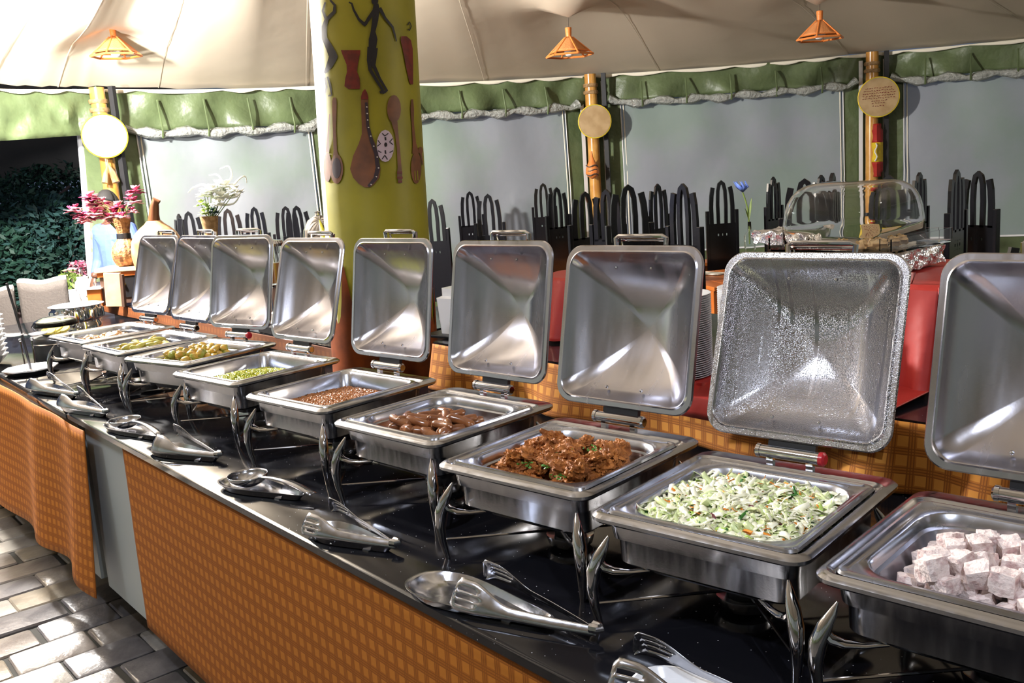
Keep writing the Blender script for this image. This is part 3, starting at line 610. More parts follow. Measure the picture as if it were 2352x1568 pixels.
# ------------------------------------------------------------------ chafing dishes
W_, D_c, HR = .42, .45, .22
def make_chafer(deep):
    root = thing('chafing_dish', '', 'chafing dish')
    # outer frame: flat back plate, beaded border and hole
    m = MB(); r = .035
    L_ = []
    for i, zb in ((.004, HR-.014), (0, HR-.010), (0, HR-.004), (.004, HR)): L_.append(at(rrect(i, W_-i, i, D_c-i, r), zb))
    for i, z, back in ((.009, HR+.002, .405), (.013, HR+.0035, .402), (.017, HR+.001, .398), (.020, HR-.003, .395), (.024, HR-.004, .391), (.030, HR-.05, .385)): L_.append(at(rrect(i, W_-i, i, back, r*.75 if i > .004 else r), z))
    m.loft(L_); m.build('rim_frame', steel, root)
    # water pan
    m = MB(); L_ = [at(rrect(.026, W_-.026, .026, .412, .03), HR-.012), at(rrect(.034, W_-.034, .034, .408, .034), HR-.03), at(rrect(.036, W_-.036, .036, .406, .034), HR-.096), at(rrect(.044, W_-.044, .044, .398, .03), HR-.103)]
    m.loft(L_, False, True); m.build('water_pan', steel, root)
    m = MB(); L_ = [at(rrect(.075, W_-.075, .075, .37, .02), HR-.101), at(rrect(.082, W_-.082, .082, .362, .02), HR-.126)]
    m.loft(L_, False, True); m.build('heat_shield', darksteel, root)
    # food pan
    m = MB()
    if deep: loops_ = [(.026, .387, .028, HR-.002), (.028, .385, .028, HR+.002), (.033, .380, .028, HR+.004), (.037, .376, .03, HR+.003), (.043, .370, .032, HR-.006), (.050, .362, .036, HR-.062), (.062, .350, .03, HR-.066)]
    else: loops_ = [(.026, .387, .02, HR-.002), (.028, .385, .02, HR+.003), (.033, .380, .02, HR+.004), (.037, .376, .02, HR+.001), (.043, .370, .03, HR), (.049, .366, .062, HR-.001), (.052, .363, .062, HR-.004), (.056, .359, .062, HR-.022), (.062, .353, .06, HR-.025), (.070, .345, .055, HR-.058), (.085, .33, .045, HR-.062)]
    L_ = [at(rrect(i, W_-i, i, bk, rd, 8), z) for i, bk, rd, z in loops_]
    m.loft(L_, False, True); m.build('food_pan', pansteel, root)
    # legs
    for sx, sy in ((0, 0), (1, 0), (0, 1), (1, 1)):
        bx_, by_ = (W_ if sx else 0), (D_c-.03 if sy else 0); ux, uy = (-1 if sx else 1), (-1 if sy else 1)
        def P(x, y, z): return (bx_+ux*x, by_+uy*y, z)
        m = MB(); m.tube([P(.036, .022, .176), P(.031, .016, .160), P(.022, .007, .138), (P(.014, .0, .110)), P(.011, -.003, .078), P(.013, -.001, .042), P(.019, .005, .0)], [.002, .0075, .0125, .0140, .0118, .0090, .006], 12)
        m.tube([P(.018, .006, .134), P(.030, .010, .118), P(.048, .018, .112), P(.072, .034, .110), P(.10, .055, .113)], [.010, .0105, .0085, .006, .006], 10, flat=.8)
        m.build('leg', chrome, root, sub=0)
    for a, b2 in (((.008, .008), (W_-.008, D_c-.04)), ((W_-.008, .008), (.008, D_c-.04))):
        MB().tube([(a[0], a[1], .042), (b2[0], b2[1], .042)], .003, 6).build('cross_rod', chrome, root)
    m = MB(); m.lathe([(.0, .012), (.05, .012), (.055, .03), (.055, .034), (.05, .032), (.0, .024)], 16, (W_/2, .21, 0), cap=False); m.build('burner_tray', steel, root)
    m = MB(); m.lathe([(.035, .024), (.036, .06), (.03, .064), (.0, .064)], 16, (W_/2, .21, 0)); m.build('fuel_can', darksteel, root)
    # hinge
    hz = HR+.028; hy = D_c-.036
    m = MB(); m.tube([(W_/2-.062, hy, hz), (W_/2+.062, hy, hz)], .0125, 14); m.build('hinge_barrel', chrome, root)
    for s in (-1, 1): MB().tube([(W_/2+s*.062, hy, hz), (W_/2+s*.070, hy, hz), (W_/2+s*.074, hy, hz)], [.0145, .0145, .010], 12).build('hinge_cap', chrome, root)
    for s in (-1, 1): MB().box((W_/2+s*.042, hy, HR+.010), (.014, .012, .024)).build('hinge_foot', chrome, root, smooth=False)
    # lid, opened
    lid = bpy.data.objects.new('lid', None); col.objects.link(lid); lid.parent = root; lid.empty_display_size = .02
    lid.location = (W_/2, D_c-.03, HR+.0533)
    LW, LH = .39, .386
    def lp_(i, w_, rd): return [(x, w_, z) for x, z in rrect(-LW/2+i, LW/2-i, i, LH-i, rd, 8)]
    def sup(a, n_, cz_, w_, k=36):
        out = []
        base_ = rrect(-LW/2+.02, LW/2-.02, .02, LH-.02, .035, 8)
        for x, z in base_:
            ang = math.atan2(z-LH/2, x); rx, rz = LW/2-.02, LH/2-.02
            c_, s_ = math.cos(ang), math.sin(ang); rho = 1/((abs(c_)/rx)**n_+(abs(s_)/rz)**n_)**(1/n_)
            out.append((rho*c_*a, w_, LH/2+rho*s_*a))
        return out
    inner = [lp_(.001, .004, .045), lp_(0, .001, .045), lp_(.002, -.002, .044), lp_(.012, -.002, .040), lp_(.015, -.005, .039), lp_(.018, -.002, .037), lp_(.0205, .006, .035)]
    for k in range(1, 13):
        t = k/12; a = 1-t*.985 if k < 12 else .015; dep = .006+.092*(1-(1-t)**2.1)**.85; n_ = 7-4.6*min(1, t*1.3)
        inner.append(sup(.985*a/.985, n_, 0, dep))
    m = MB(); m.loft(inner, False, True); lb_ = m.build('lid_shell', lidsteel, lid, solid=.0022)
    for x in (-.055, .045):
        for z in (.335, .045): MB().ball((x, .018, z), .0042, 8, 6).build('rivet', chrome, lid)
    m = MB(); hz2 = LH+.022; m.tube([(-.07, .035, LH-.012), (-.072, .03, hz2), (-.062, .028, hz2+.004), (.062, .028, hz2+.004), (.072, .03, hz2), (.07, .035, LH-.012)], [.006]*6, 8)
    m.build('handle', chrome, lid)
    m = MB(); m.tube([(-.062, .050, LH-.004), (-.066, .046, hz2-.002), (.066, .046, hz2-.002), (.062, .050, LH-.004)], .004, 8); m.build('handle_stay', chrome, lid)
    MB().box((0, .010, -.010), (.10, .012, .040)).build('hinge_plate', black, lid, smooth=False)
    root_parts = root
    return root
proto_s = make_chafer(False); proto_d = make_chafer(True)
poses = {1: (-4.41469751, -0.07655372, 7.204, 3.81), 2: (-3.94384663, -0.05953848, 4.962, 1.565), 3: (-3.42439186, -0.04968116, 14.436, -1.655), 4: (-2.92921288, -0.0407416, 7.66, 3.349), 5: (-2.3459176, -0.03201816, 7.03, -3.397),
         6: (-1.82044127, -0.02200891, 5.873, -2.029), 7: (-1.28790778, -0.06260498, 7.89, .2756), 8: (-0.81214753, -0.05971987, 9.139, 5.874), 9: (-0.37299833, -0.01874867, 6.75, 1.71)}
names = {1: 'farthest chafing dish, holding brown stewed meat', 2: 'chafing dish of pale green vegetables, second from the far end', 3: 'chafing dish heaped with golden potatoes, turned a little askew', 4: 'chafing dish of yellow split peas in a deep pan',
         5: 'chafing dish of brown baked beans in a deep pan', 6: 'chafing dish of glossy brown sausages', 7: 'chafing dish of browned chicken pieces with parsley', 8: 'chafing dish of shredded cabbage salad, lid fogged with drops', 9: 'nearest chafing dish, holding pale cubes of boiled yam'}
chf = {}
first = {False: True, True: True}
for k in range(1, 10):
    deep = k in (4, 5); p = proto_d if deep else proto_s
    if first[deep]: o = p; first[deep] = False
    else: o = dup(p)
    x, y, th, dl = poses[k]; o.location = (x, y, CH); o.rotation_euler = (0, 0, R(th)); chf[k] = o
    tag(o, 'steel '+names[k] if not names[k].startswith(('farthest', 'nearest')) else names[k], 'chafing dish', 'open chafing dishes in a row')
    caps = [c for c in o.children if c.name.startswith('hinge_cap')]
    if k in (3, 8):
        c = caps[1]; c.data = c.data.copy(); c.data.materials[0] = redplastic; c['label'] = 'red end cap of the hinge'
    for c in o.children:
        if c.name.startswith('lid'):
            c.rotation_euler = (-(.216+R(dl)), 0, 0)
            if k == 8:
                for s in c.children:
                    if s.name.startswith('lid_shell'): s.data = s.data.copy(); s.data.materials[0] = wet
bpy.context.view_layer.update()
def cw(k, x, y, z): return chf[k].matrix_world@Vector((x, y, z))

# ------------------------------------------------------------------ foods
def lump(rx, ry, rz, seed, amp=.25, fr=2.2, nu=14, nv=10):
    m = MB(); m.ball((0, 0, 0), (rx, ry, rz), nu, nv, fn=lambda d: 1+amp*nz(d, fr, seed)+amp*.4*nz(d, fr*2.5, seed+9)); return m
def scatter(k, n_, area, zb, layers, make, label, cat, group, name, mt, seed, tilt=.5, per=6):
    rr = random.Random(seed); ms = [make(i).build(name, mt) for i in range(per)]; res = []
    x0, x1, y0, y1 = area; pts = []
    tries = 0
    while len(pts) < n_ and tries < 6000:
        tries += 1; x, y = rr.uniform(x0, x1), rr.uniform(y0, y1); ly = len(pts)*layers//n_
        if all(math.hypot(x-a, y-b2) > per_d[0] or l != ly for a, b2, l in pts): pts.append((x, y, ly))
    for i, (x, y, ly) in enumerate(pts):
        if ly: x = x0+(x1-x0)*(.5+(.5*(x-x0)/(x1-x0)-.25)*1.5); y = y0+(y1-y0)*(.5+(.5*(y-y0)/(y1-y0)-.25)*1.5)
        o = ms[i] if i < per else ms[rr.randrange(per)].copy()
        if i >= per: col.objects.link(o)
        o.location = cw(k, x, y, zb+ly*per_d[1]+rr.uniform(-.002, .002)); o.rotation_euler = (rr.uniform(-tilt, tilt), rr.uniform(-tilt, tilt), rr.uniform(0, 2*PI)); s = rr.uniform(.88, 1.12); o.scale = (s, s, s)
        tag(o, label, cat, group); res.append(o)
    return res
# yam cubes
def yam(i):
    rr = random.Random(i); m = MB(); s = [rr.uniform(.0135, .018) for _ in range(3)]; n_ = 5
    bm = bmesh.new(); bmesh.ops.create_cube(bm, size=2); bmesh.ops.subdivide_edges(bm, edges=bm.edges, cuts=5, use_grid_fill=True)
    vs = []
    for v in bm.verts:
        p = v.co; q = p.normalized()*1.38; p = p.lerp(q, .22); p = Vector((p.x*s[0], p.y*s[1], p.z*s[2])); p *= 1+.16*nz(p, 50, i)+.10*nz(p, 140, i); vs.append(p)
    bm.verts.index_update(); m.add(vs, [[v.index for v in f.verts] for f in bm.faces]); bm.free(); return m
per_d = (.038, .021)
scatter(9, 58, (.095, .335, .085, .30), HR-.044, 3, yam, 'whitish boiled yam cube in the nearest chafing dish', 'yam', 'cubes of boiled yam', 'yam_cube', 'yam', 5, tilt=.35, per=8)
# chicken
per_d = (.042, .020)
def chick(i): rr = random.Random(40+i); m = MB(); r_ = (rr.uniform(.026, .040), rr.uniform(.018, .025), rr.uniform(.015, .020)); m.ball((0, 0, 0), r_, 40, 26, fn=lambda d: 1+.5*nz(d, 2.2, i*3.1)+.26*nz(d, 5.5, i)+.13*nz(d, 13, i)); return m
scatter(7, 54, (.090, .345, .080, .325), HR-.040, 3, chick, 'browned spiced chicken piece in the parsley-topped chafing dish', 'chicken', 'pieces of browned chicken', 'chicken_piece', 'chicken', 9, tilt=.5, per=8)
m = MB(); rr = random.Random(2)
for cx, cy, cz_ in ((.27, .23, .022), (.20, .18, .018), (.23, .12, .010), (.15, .20, .010), (.28, .10, .004), (.17, .12, .006), (.12, .25, .008), (.22, .20, .02)):
    for i in range(26):
        p = cw(7, cx+rr.gauss(0, .010), cy+rr.gauss(0, .010), HR-.012+cz_+rr.uniform(-.004, .006)); a = Vector((rr.gauss(0, 1), rr.gauss(0, 1), rr.gauss(0, .5))).normalized()*.004; b2 = Vector((rr.gauss(0, 1), rr.gauss(0, 1), rr.gauss(0, .5))).normalized()*.003
        m.add([p-a, p+b2, p+a, p-b2], [(0, 1, 2, 3)])
tag(m.build('parsley_garnish', 'parsley', smooth=False), 'chopped green parsley scattered over the chicken', 'garnish', kind='stuff')
# sausages
per_d = (.030, .016)
def saus(i):
    rr = random.Random(60+i); L2 = rr.uniform(.036, .048); r = rr.uniform(.0110, .0130); b2 = rr.uniform(-.010, .012); m = MB()
    pts = [(L2*(2*k/12-1), b2*(1-(2*k/12-1)**2), 0) for k in range(13)]; m.tube(pts, [r*math.sqrt(max(.03, 1-abs(2*k/12-1)**8)) for k in range(13)], 12); return m
scatter(6, 42, (.10, .32, .09, .30), HR-.043, 3, saus, 'glossy brown cocktail sausage in the sausage dish', 'sausage', 'small brown sausages', 'sausage', 'sausage', 14, tilt=.25, per=8)
# potatoes, curry vegetables, stew
per_d = (.030, .018)
def pot(i): rr = random.Random(80+i); return lump(rr.uniform(.018, .024), rr.uniform(.015, .019), rr.uniform(.013, .017), i*2.3, .2, 1.6, 12, 9)
scatter(3, 72, (.085, .335, .08, .325), HR-.036, 3, pot, 'golden glazed potato in the heaped third dish', 'potato', 'golden potatoes', 'potato', 'potato', 21, per=8)
per_d = (.034, .014)
def cur(i): rr = random.Random(90+i); return lump(rr.uniform(.026, .034), rr.uniform(.012, .015), rr.uniform(.009, .012), i*1.3, .2, 1.6, 12, 9)
scatter(2, 48, (.09, .33, .08, .32), HR-.036, 3, cur, 'oval greenish vegetable slice in the second dish', 'vegetable', 'greenish vegetable slices', 'vegetable_slice', 'curry_green', 23, tilt=.3, per=8)
def stw(i): rr = random.Random(190+i); return lump(rr.uniform(.024, .032), rr.uniform(.014, .018), rr.uniform(.010, .013), i*1.9, .4, 2.2, 12, 9)
scatter(1, 36, (.09, .33, .08, .32), HR-.040, 2, stw, 'brown stewed meat chunk in the farthest dish', 'meat', 'chunks of stewed meat', 'meat_chunk', 'meat_brown', 29, tilt=.4, per=6)
# fine foods: beans, peas
def mound(k, area, zb, hgt, cx, cy, sr, nn, r, mt, bed, name, label, cat, seed):
    rr = random.Random(seed); x0, x1, y0, y1 = area
    def H(x, y): return zb+hgt*math.exp(-((x-cx)**2+(y-cy)**2)/(2*sr*sr))+.003*nz((x*40, y*40, 0), 1)
    m = MB(); m.grid(lambda u, v: cw(k, x0+(x1-x0)*u, y0+(y1-y0)*v, H(x0+(x1-x0)*u, y0+(y1-y0)*v)-.001), 20, 20, mi=1)
    for i in range(nn):
        x, y = rr.uniform(x0+.004, x1-.004), rr.uniform(y0+.004, y1-.004); p = cw(k, x, y, H(x, y)+rr.uniform(0, .003)); s = rr.uniform(.8, 1.15)
        m.ball(p, (r*s*1.3, r*s*.9, r*s*.85), 6, 4, Euler((rr.uniform(-.6, .6), rr.uniform(-.6, .6), rr.uniform(0, PI))).to_matrix())
    return tag(m.build(name, [mt, bed]), label, cat, kind='stuff')
mound(5, (.052, W_-.052, .052, .358), HR-.046, .012, .22, .18, .09, 3400, .0042, 'bean', 'bean_sauce', 'baked_beans', 'brown baked beans in sauce filling the deep pan', 'beans', 1)
mound(4, (.054, .366, .054, .356), HR-.049, .038, .23, .17, .095, 3400, .0036, 'pea', 'pea', 'split_peas', 'mound of yellow green split peas in the deep pan', 'peas', 2)
# salad: shredded cabbage, carrot, cucumber
m = MB(); rr = random.Random(5); x0, x1, y0, y1 = .066, .354, .066, .346
def sal(x, y): return HR-.034+.026*math.exp(-((x-.21)**2+(y-.2)**2)/(2*.10**2))
m.grid(lambda u, v: cw(8, .078+.264*u, .078+.256*v, sal(.078+.264*u, .078+.256*v)-.008), 12, 12, mi=1)
for i in range(2600):
    x, y = rr.uniform(x0, x1), rr.uniform(y0, y1)
    cxr = max(abs(x-.21)-.092, 0); cyr = max(abs(y-.206)-.085, 0)
    if math.hypot(cxr, cyr) > .055: continue
    z = sal(x, y)+rr.uniform(-.004, .010); q = rr.random()
    mi = 0 if q < .50 else 1 if q < .76 else 2 if q < .86 else 3 if q < .915 else 4 if q < .985 else 5
    chunk = mi in (0, 1) and rr.random() < .3
    l = rr.uniform(.015, .024) if chunk else rr.uniform(.016, .036) if mi in (0, 1) else rr.uniform(.012, .026); wd = rr.uniform(.010, .017) if chunk else rr.uniform(.003, .007) if mi in (0, 1) else rr.uniform(.0022, .0045)
    Rm = Euler((rr.gauss(0, .5), rr.gauss(0, .4), rr.uniform(0, 2*PI))).to_matrix(); bend = rr.uniform(-.8, .8)*l; tw = rr.uniform(-.7, .7); p0 = cw(8, x, y, z); vs = []; ph = rr.uniform(0, 6)
    n_ = 7
    for a in range(n_+1):
        t = a/n_*2-1
        for b2 in (-1, 0, 1):
            c_ = Vector((t*l, b2*wd*(1-.35*t*t)+.3*bend*t*t, (1-t*t)*abs(bend)*.45+b2*wd*tw*t+.0018*math.sin(t*6+ph)-abs(b2)*wd*.25)); vs.append(p0+Rm@c_)
    m.add(vs, [(3*a+q_, 3*a+q_+1, 3*a+q_+4, 3*a+q_+3) for a in range(n_) for q_ in (0, 1)], mi)
tag(m.build('cabbage_salad', ['cabbage_white', 'cabbage_green', 'carrot', 'cucumber_skin', 'cucumber', 'onion_purple'], solid=.0006), 'shredded cabbage salad with carrot and cucumber in the fogged dish', 'salad', kind='stuff')

# ------------------------------------------------------------------ spoon rests, tongs, ladles
def outline(L2, W2, n_=40):   # teardrop spoon rest: round head at x<0, narrow neck at the end
    pts = []
    for k in range(n_):
        a = 2*PI*k/n_; c_, s_ = math.cos(a), math.sin(a); x = L2/2*c_
        t = (c_+1)/2; wd = W2/2*(1-.62*smooth01(t*1.1-.05)); s2 = math.copysign(abs(s_)**.75, s_)
        pts.append((x, wd*s2))
    return pts
def tray(p, q, wd, label, mt=steel, slots=False, ln=None, name='spoon_rest'):
    P, Q = onz(*p, CH+.018), onz(*q, CH+.018); c = (P+Q)/2; d = Q-P; L2 = ln or d.length
    t = thing(name, label, 'tray', (c.x, c.y, CH), math.atan2(d.y, d.x), 'spoon rests along the buffet front')
    o = outline(L2, wd); L_ = []
    for s, z in ((.80, .004), (.86, .003), (.97, .017), (1.0, .019), (1.0, .0205), (.965, .0205), (.93, .017), (.84, .0065), (.6, .0055), (.02, .0055)):
        L_.append([(x*s-(1-s)*0, y*(s if s > .7 else s), z) for x, y in o])
    m = MB(); m.loft(L_, True, True); m.build('dish', mt, t)
    for x in (-L2*.3, L2*.25): MB().box((x, 0, .002), (.02, wd*.4, .004)).build('foot', mt, t, smooth=False)
    return t, L2
def tongs(tx, label, L2, ang, lift, off, slots=True, spread=.10, mt=steel, headw=.05, joint=.02):
    # tongs lie on the tray: joint at the tail (+x), blades towards the head (-x)
    t = thing('serving_tongs', label, 'tongs', tx.location, tx.rotation_euler[2], 'tongs resting on the spoon rests')
    jx = off
    for s in (-1, 1):
        h = spread*(s+.0)*.5
        def fn(u, v):
            u = 1-u; ww = .009+.006*u+(headw/2-.012)*smooth01((u-.55)/.3); ww *= (1 if u < .93 else math.sqrt(max(.02, 1-((u-.93)/.07)**2))); 
            y = h*math.sin(min(1, u*1.02)*PI/2)*1.0; b2 = (v-.5)*2
            cup = .006*(1-b2*b2)*(.5+.5*u)*s
            base_z = .016+ww*.9*math.cos(.5)+lift*(u if s > 0 else .3*u)
            return (jx-u*L2, y+cup+b2*ww*.45*s*-1, base_z+b2*ww*.85)
        keep = (lambda i, j: not (slots and 2 <= i <= 7 and j in (2, 4, 6) and (i < 7 or j == 4))) 
        MB().grid(fn, 34, 9, keep=keep).build('blade', mt, t, solid=.0014)
    MB().tube([(jx-.012, -.006, .03), (jx+.002, -.004, .03), (jx+.006, 0, .03), (jx+.002, .004, .03), (jx-.012, .006, .03)], .009, 8, flat=1).build('spring_joint', mt, t)
    return t
def ladle(tx, label, L2, r, hz=.03):
    t = thing('serving_ladle', label, 'ladle', tx.location, tx.rotation_euler[2], 'ladles resting on the spoon rests')
    m = MB(); pr = []
    for k in range(9): a = PI/2*k/8; pr.append((r*math.cos(a)+.0001, .012+r*.62*(1-math.sin(a))))
    m.lathe(pr, 22, (-L2*.2, 0, 0), cap=False); m.build('bowl', steel, t, solid=.0016)
    x0 = -L2*.2+r
    m = MB(); m.loft([[(x0-.004+(L2*.72-x0)*u, yy*(.008+.006*u), .010+r*.62+.014*math.sin(PI*u)-.018*u+.003*(1-yy*yy)) for yy in (-1, -.3, .3, 1)] for u in [k/10 for k in range(11)]], closed=False); m.build('ladle_handle', steel, t, solid=.002)
    return t
tr, l = tray((76, 883), (178, 908), .13, 'small steel spoon rest farthest along the buffet, under tongs'); tongs(tr, 'steel tongs on the farthest spoon rest', l*.9, 0, .02, l*.52, slots=False, spread=.10)
tr, l = tray((150, 924), (246, 950), .13, 'steel spoon rest in front of the second chafing dish'); tongs(tr, 'steel tongs upright on the spoon rest by the worktop joint', l*.9, 0, .03, l*.5, slots=False, spread=.09)
tr, l = tray((254, 968), (362, 1002), .13, 'steel spoon rest holding a short wide ladle'); ladle(tr, 'short steel ladle lying on the third spoon rest', l*.8, .056)
tr, l = tray((350, 1022), (505, 1050), .13, 'steel spoon rest in front of the yellow pea dish'); tongs(tr, 'steel tongs with broad tips before the pea dish', l*.8, 0, .03, l*.5, slots=False, spread=.09, headw=.055)
tr, l = tray((512, 1098), (700, 1138), .125, 'steel spoon rest holding a round ladle'); ladle(tr, 'round steel ladle on the rest before the bean dish', l*.85, .056)
tr, l = tray((715, 1205), (905, 1255), .12, 'steel spoon rest with paper, in front of the sausages'); tongs(tr, 'slotted steel tongs before the sausage dish', l*.95, 0, .025, l*.53, spread=.09)
MB().box((0, 0, .008), (.09, .05, .002), Matrix.Rotation(.5, 3, 'Z')).build('paper_scrap', 'napkin', tr, smooth=False)
tr, l = tray((972, 1332), (1240, 1415), .155, 'large steel spoon rest in front of the chicken', ln=.37); tg = tongs(tr, 'long slotted steel tongs hanging over the rest before the chicken', .31, 0, .014, .285, spread=.10, headw=.06)
tr, l = tray((1448, 1560), (1760, 1640), .16, 'white dish nearest the camera, under slotted tongs', mt='white_china', name='white_dish'); tongs(tr, 'dull slotted steel tongs nearest the camera, on a white dish', .30, 0, .015, .17, spread=.10, headw=.062)

# ------------------------------------------------------------------ left end of the buffet
c = onz(72, 856, CH); t = thing('card_stand', 'tall thin metal stand with forked rods on an octagonal white base', 'stand', c, .3)
m = MB(); oc_ = [(.13*math.cos(R(22.5+45*k)), .13*math.sin(R(22.5+45*k))) for k in range(8)]
m.loft([at([(x*.8, y*.8) for x, y in oc_], 0), at([(x*.95, y*.95) for x, y in oc_], .022), at(oc_, .024)], True, False); m.build('base_underside', black, t, smooth=False)
MB().loft([at(oc_, .024), at(oc_, .03), at([(x*.9, y*.9) for x, y in oc_], .03), at([(x*.8, y*.8) for x, y in oc_], .022)], False, True).build('base_plate', 'white_china', t, smooth=False)
a_ = _r0; 
for s in (-.022, .022): MB().tube([(a_.x*s, a_.y*s, .02), (a_.x*s*1.2, a_.y*s*1.2, .17)], .004, 6).build('fork_rod', chrome, t); MB().ball((a_.x*s*1.2, a_.y*s*1.2, .172), .009, 8, 6).build('knob', chrome, t)
MB().tube([(0, 0, .02), (-.01, -.01, .2), (-.035, -.03, .46)], .0065, 8).build('pole', darksteel, t)
for s, zz in ((-.05, .195), (.06, .19)): MB().lathe([(.0, .0), (.04, .002), (.045, .008), (.04, .009), (0, .005)], 14, (a_.x*s, a_.y*s, zz), cap=False).build('small_saucer', 'white_china', t)
c = onz(-22, 838, CH); st = None
for k in range(9):
    if k == 0: o = MB().lathe([(.035, 0), (.05, .004), (.095, .05), (.098, .052), (.092, .050), (.048, .008), (.0, .006)], 24, cap=False).build('bowl', 'white_china'); st = o
    else: o = st.copy(); col.objects.link(o)
    o.location = (c.x, c.y, CH+.002+k*.0265); tag(o, 'white china bowl in the stack at the far left of the buffet', 'bowl', 'stacked white bowls')
# black soup heater with a glass dish of lemon
c = onz(104, 838, CH)+Vector((-.08, .10, 0)); c.z = CH; t = thing('soup_heater', 'squat black heater under the glass dish of lemon', 'heater', c, .2)
MB().lathe([(.11, 0), (.125, .01), (.13, .12), (.12, .135), (.0, .135)], 22).build('heater_body', black, t); MB().lathe([(.131, .10), (.134, .104), (.131, .108)], 22, cap=False).build('chrome_band', chrome, t)
t = thing('glass_dish', 'clear glass dish of yellow lemon with a loose lid', 'dish', c+Vector((0, 0, .136)), .2)
MB().lathe([(.06, 0), (.10, .03), (.115, .055), (.118, .056), (.10, .025), (.055, .004), (0, .004)], 22, cap=False).build('dish_bowl', 'glass', t)
MB().lathe([(.118, .057), (.10, .085), (.06, .10), (.0, .104)], 22, cap=False).build('dish_lid', 'glass', t, solid=.002)
lm = MB(); rr = random.Random(8)
cl = c+Vector((0, 0, .136))
for k in range(9):
    o = (MB().lathe([(.0, -.004), (.024, -.004), (.026, 0), (.024, .004), (0, .004)], 12, cap=False).build('lemon_slice', 'lemon') if k == 0 else lm0.copy())
    if k == 0: lm0 = o
    else: col.objects.link(o)
    a = 2*PI*k/8; rr_ = .05 if k else 0; o.location = cl+Vector((rr_*math.cos(a), rr_*math.sin(a), .030+.004*(k % 3))); o.rotation_euler = (.5*math.sin(k), .5*math.cos(k), 0); tag(o, 'yellow lemon slice in the glass dish', 'lemon', 'lemon slices')
# fluted soup tureen
c = ond(186, 775, 5.8); c.z = CH; t = thing('soup_tureen', 'tall chrome tureen with a fluted band and white rim', 'tureen', c)
zt = ond(186, 697, 5.8).z-CH; rt = .15
m = MB(); nf = 80; L_ = []
for z, r, f in ((0, .12, 0), (.02, .13, 0), (zt*.45, .135, 0), (zt*.5, .128, 0), (zt*.56, .128, 0), (zt*.62, .148, .006), (zt*.86, .148, .006), (zt*.9, .142, 0), (zt*.97, .142, 0)):
    L_.append([((r+f*math.cos(k*2*PI/5))*math.cos(2*PI*k/nf), (r+f*math.cos(k*2*PI/5))*math.sin(2*PI*k/nf), z) for k in range(nf)])
m.loft(L_, True, False); m.build('fluted_body', darksteel if 0 else chrome, t)
MB().lathe([(.140, zt*.96), (.156, zt*.985), (.158, zt), (.138, zt+.004), (.11, zt-.01), (0, zt-.012)], 40, cap=False).build('white_rim', 'white_china', t)
s = -_r0*.155
MB().tube([(s.x*.9, s.y*.9, zt*.9), (s.x*1.1, s.y*1.1, zt*.8), (s.x*1.1, s.y*1.1, zt*.4)], .006, 6).build('tap_rod', chrome, t); MB().ball((s.x*1.1, s.y*1.1, zt*.38), .014, 8, 6).build('tap_knob', chrome, t)

# ------------------------------------------------------------------ on the rear shelf, left part
LZ = .966
def on_left(px, d): p = ond(px, 600, d); return Vector((p.x, p.y, LZ))
# wooden cabinet (crate) with leaning panel
dB = 6.75; c = ond(278, 660, dB); z1 = ond(278, 613, dB).z; a = math.atan2(_r0.y, _r0.x)
t = thing('wooden_cabinet', 'small dark cabinet with pale wooden top under the wicker vase', 'cabinet', (c.x, c.y, LZ), a)
hh = z1-LZ
MB().box((.02, .12, hh/2-.01), (.32, .26, hh-.04)).build('cabinet_body', 'dark_wood', t, smooth=False, bevel=.004)
MB().box((.02, .12, hh-.015), (.36, .30, .03)).build('cabinet_top', 'pale_wood', t, smooth=False, bevel=.004)
MB().box((.02, .12, hh-.045), (.34, .28, .03)).build('red_moulding', 'orange_wood', t, smooth=False)
MB().ball((.03, -.02, hh*.55), .014, 8, 6).build('brass_knob', 'yellow_paint', t)
MB().box((.05, -.012, hh*.5), (.20, .006, hh*.6)).build('cabinet_door', black, t, smooth=False)
pz = ond(256, 632, dB-.15); t = thing('serving_board', 'pale wooden board leaning on the dark cabinet', 'board', (pz.x, pz.y, LZ+.001), a)
MB().box((0, 0, (pz.z-LZ)/2+.01), (.115, .03, pz.z-LZ+.01), Matrix.Rotation(.06, 3, 'Y')).build('board_panel', 'pale_wood', t, smooth=False, bevel=.004)
MB().box((.066, .0, (pz.z-LZ)/2), (.018, .04, pz.z-LZ), Matrix.Rotation(.06, 3, 'Y')).build('board_edge', 'dark_wood', t, smooth=False)
pz = ond(226, 672, dB); zz_ = ond(226, 663, dB).z; t = thing('step_box', 'small reddish wooden step left of the dark cabinet', 'box', (pz.x, pz.y, LZ+.001), a)
MB().box((-.02, .05, (zz_-LZ)/2), (.10, .16, zz_-LZ)).build('box_body', 'orange_wood', t, smooth=False, bevel=.004); MB().box((-.02, .05, zz_-LZ+.004), (.12, .18, .008)).build('box_top', 'white_piping', t, smooth=False)
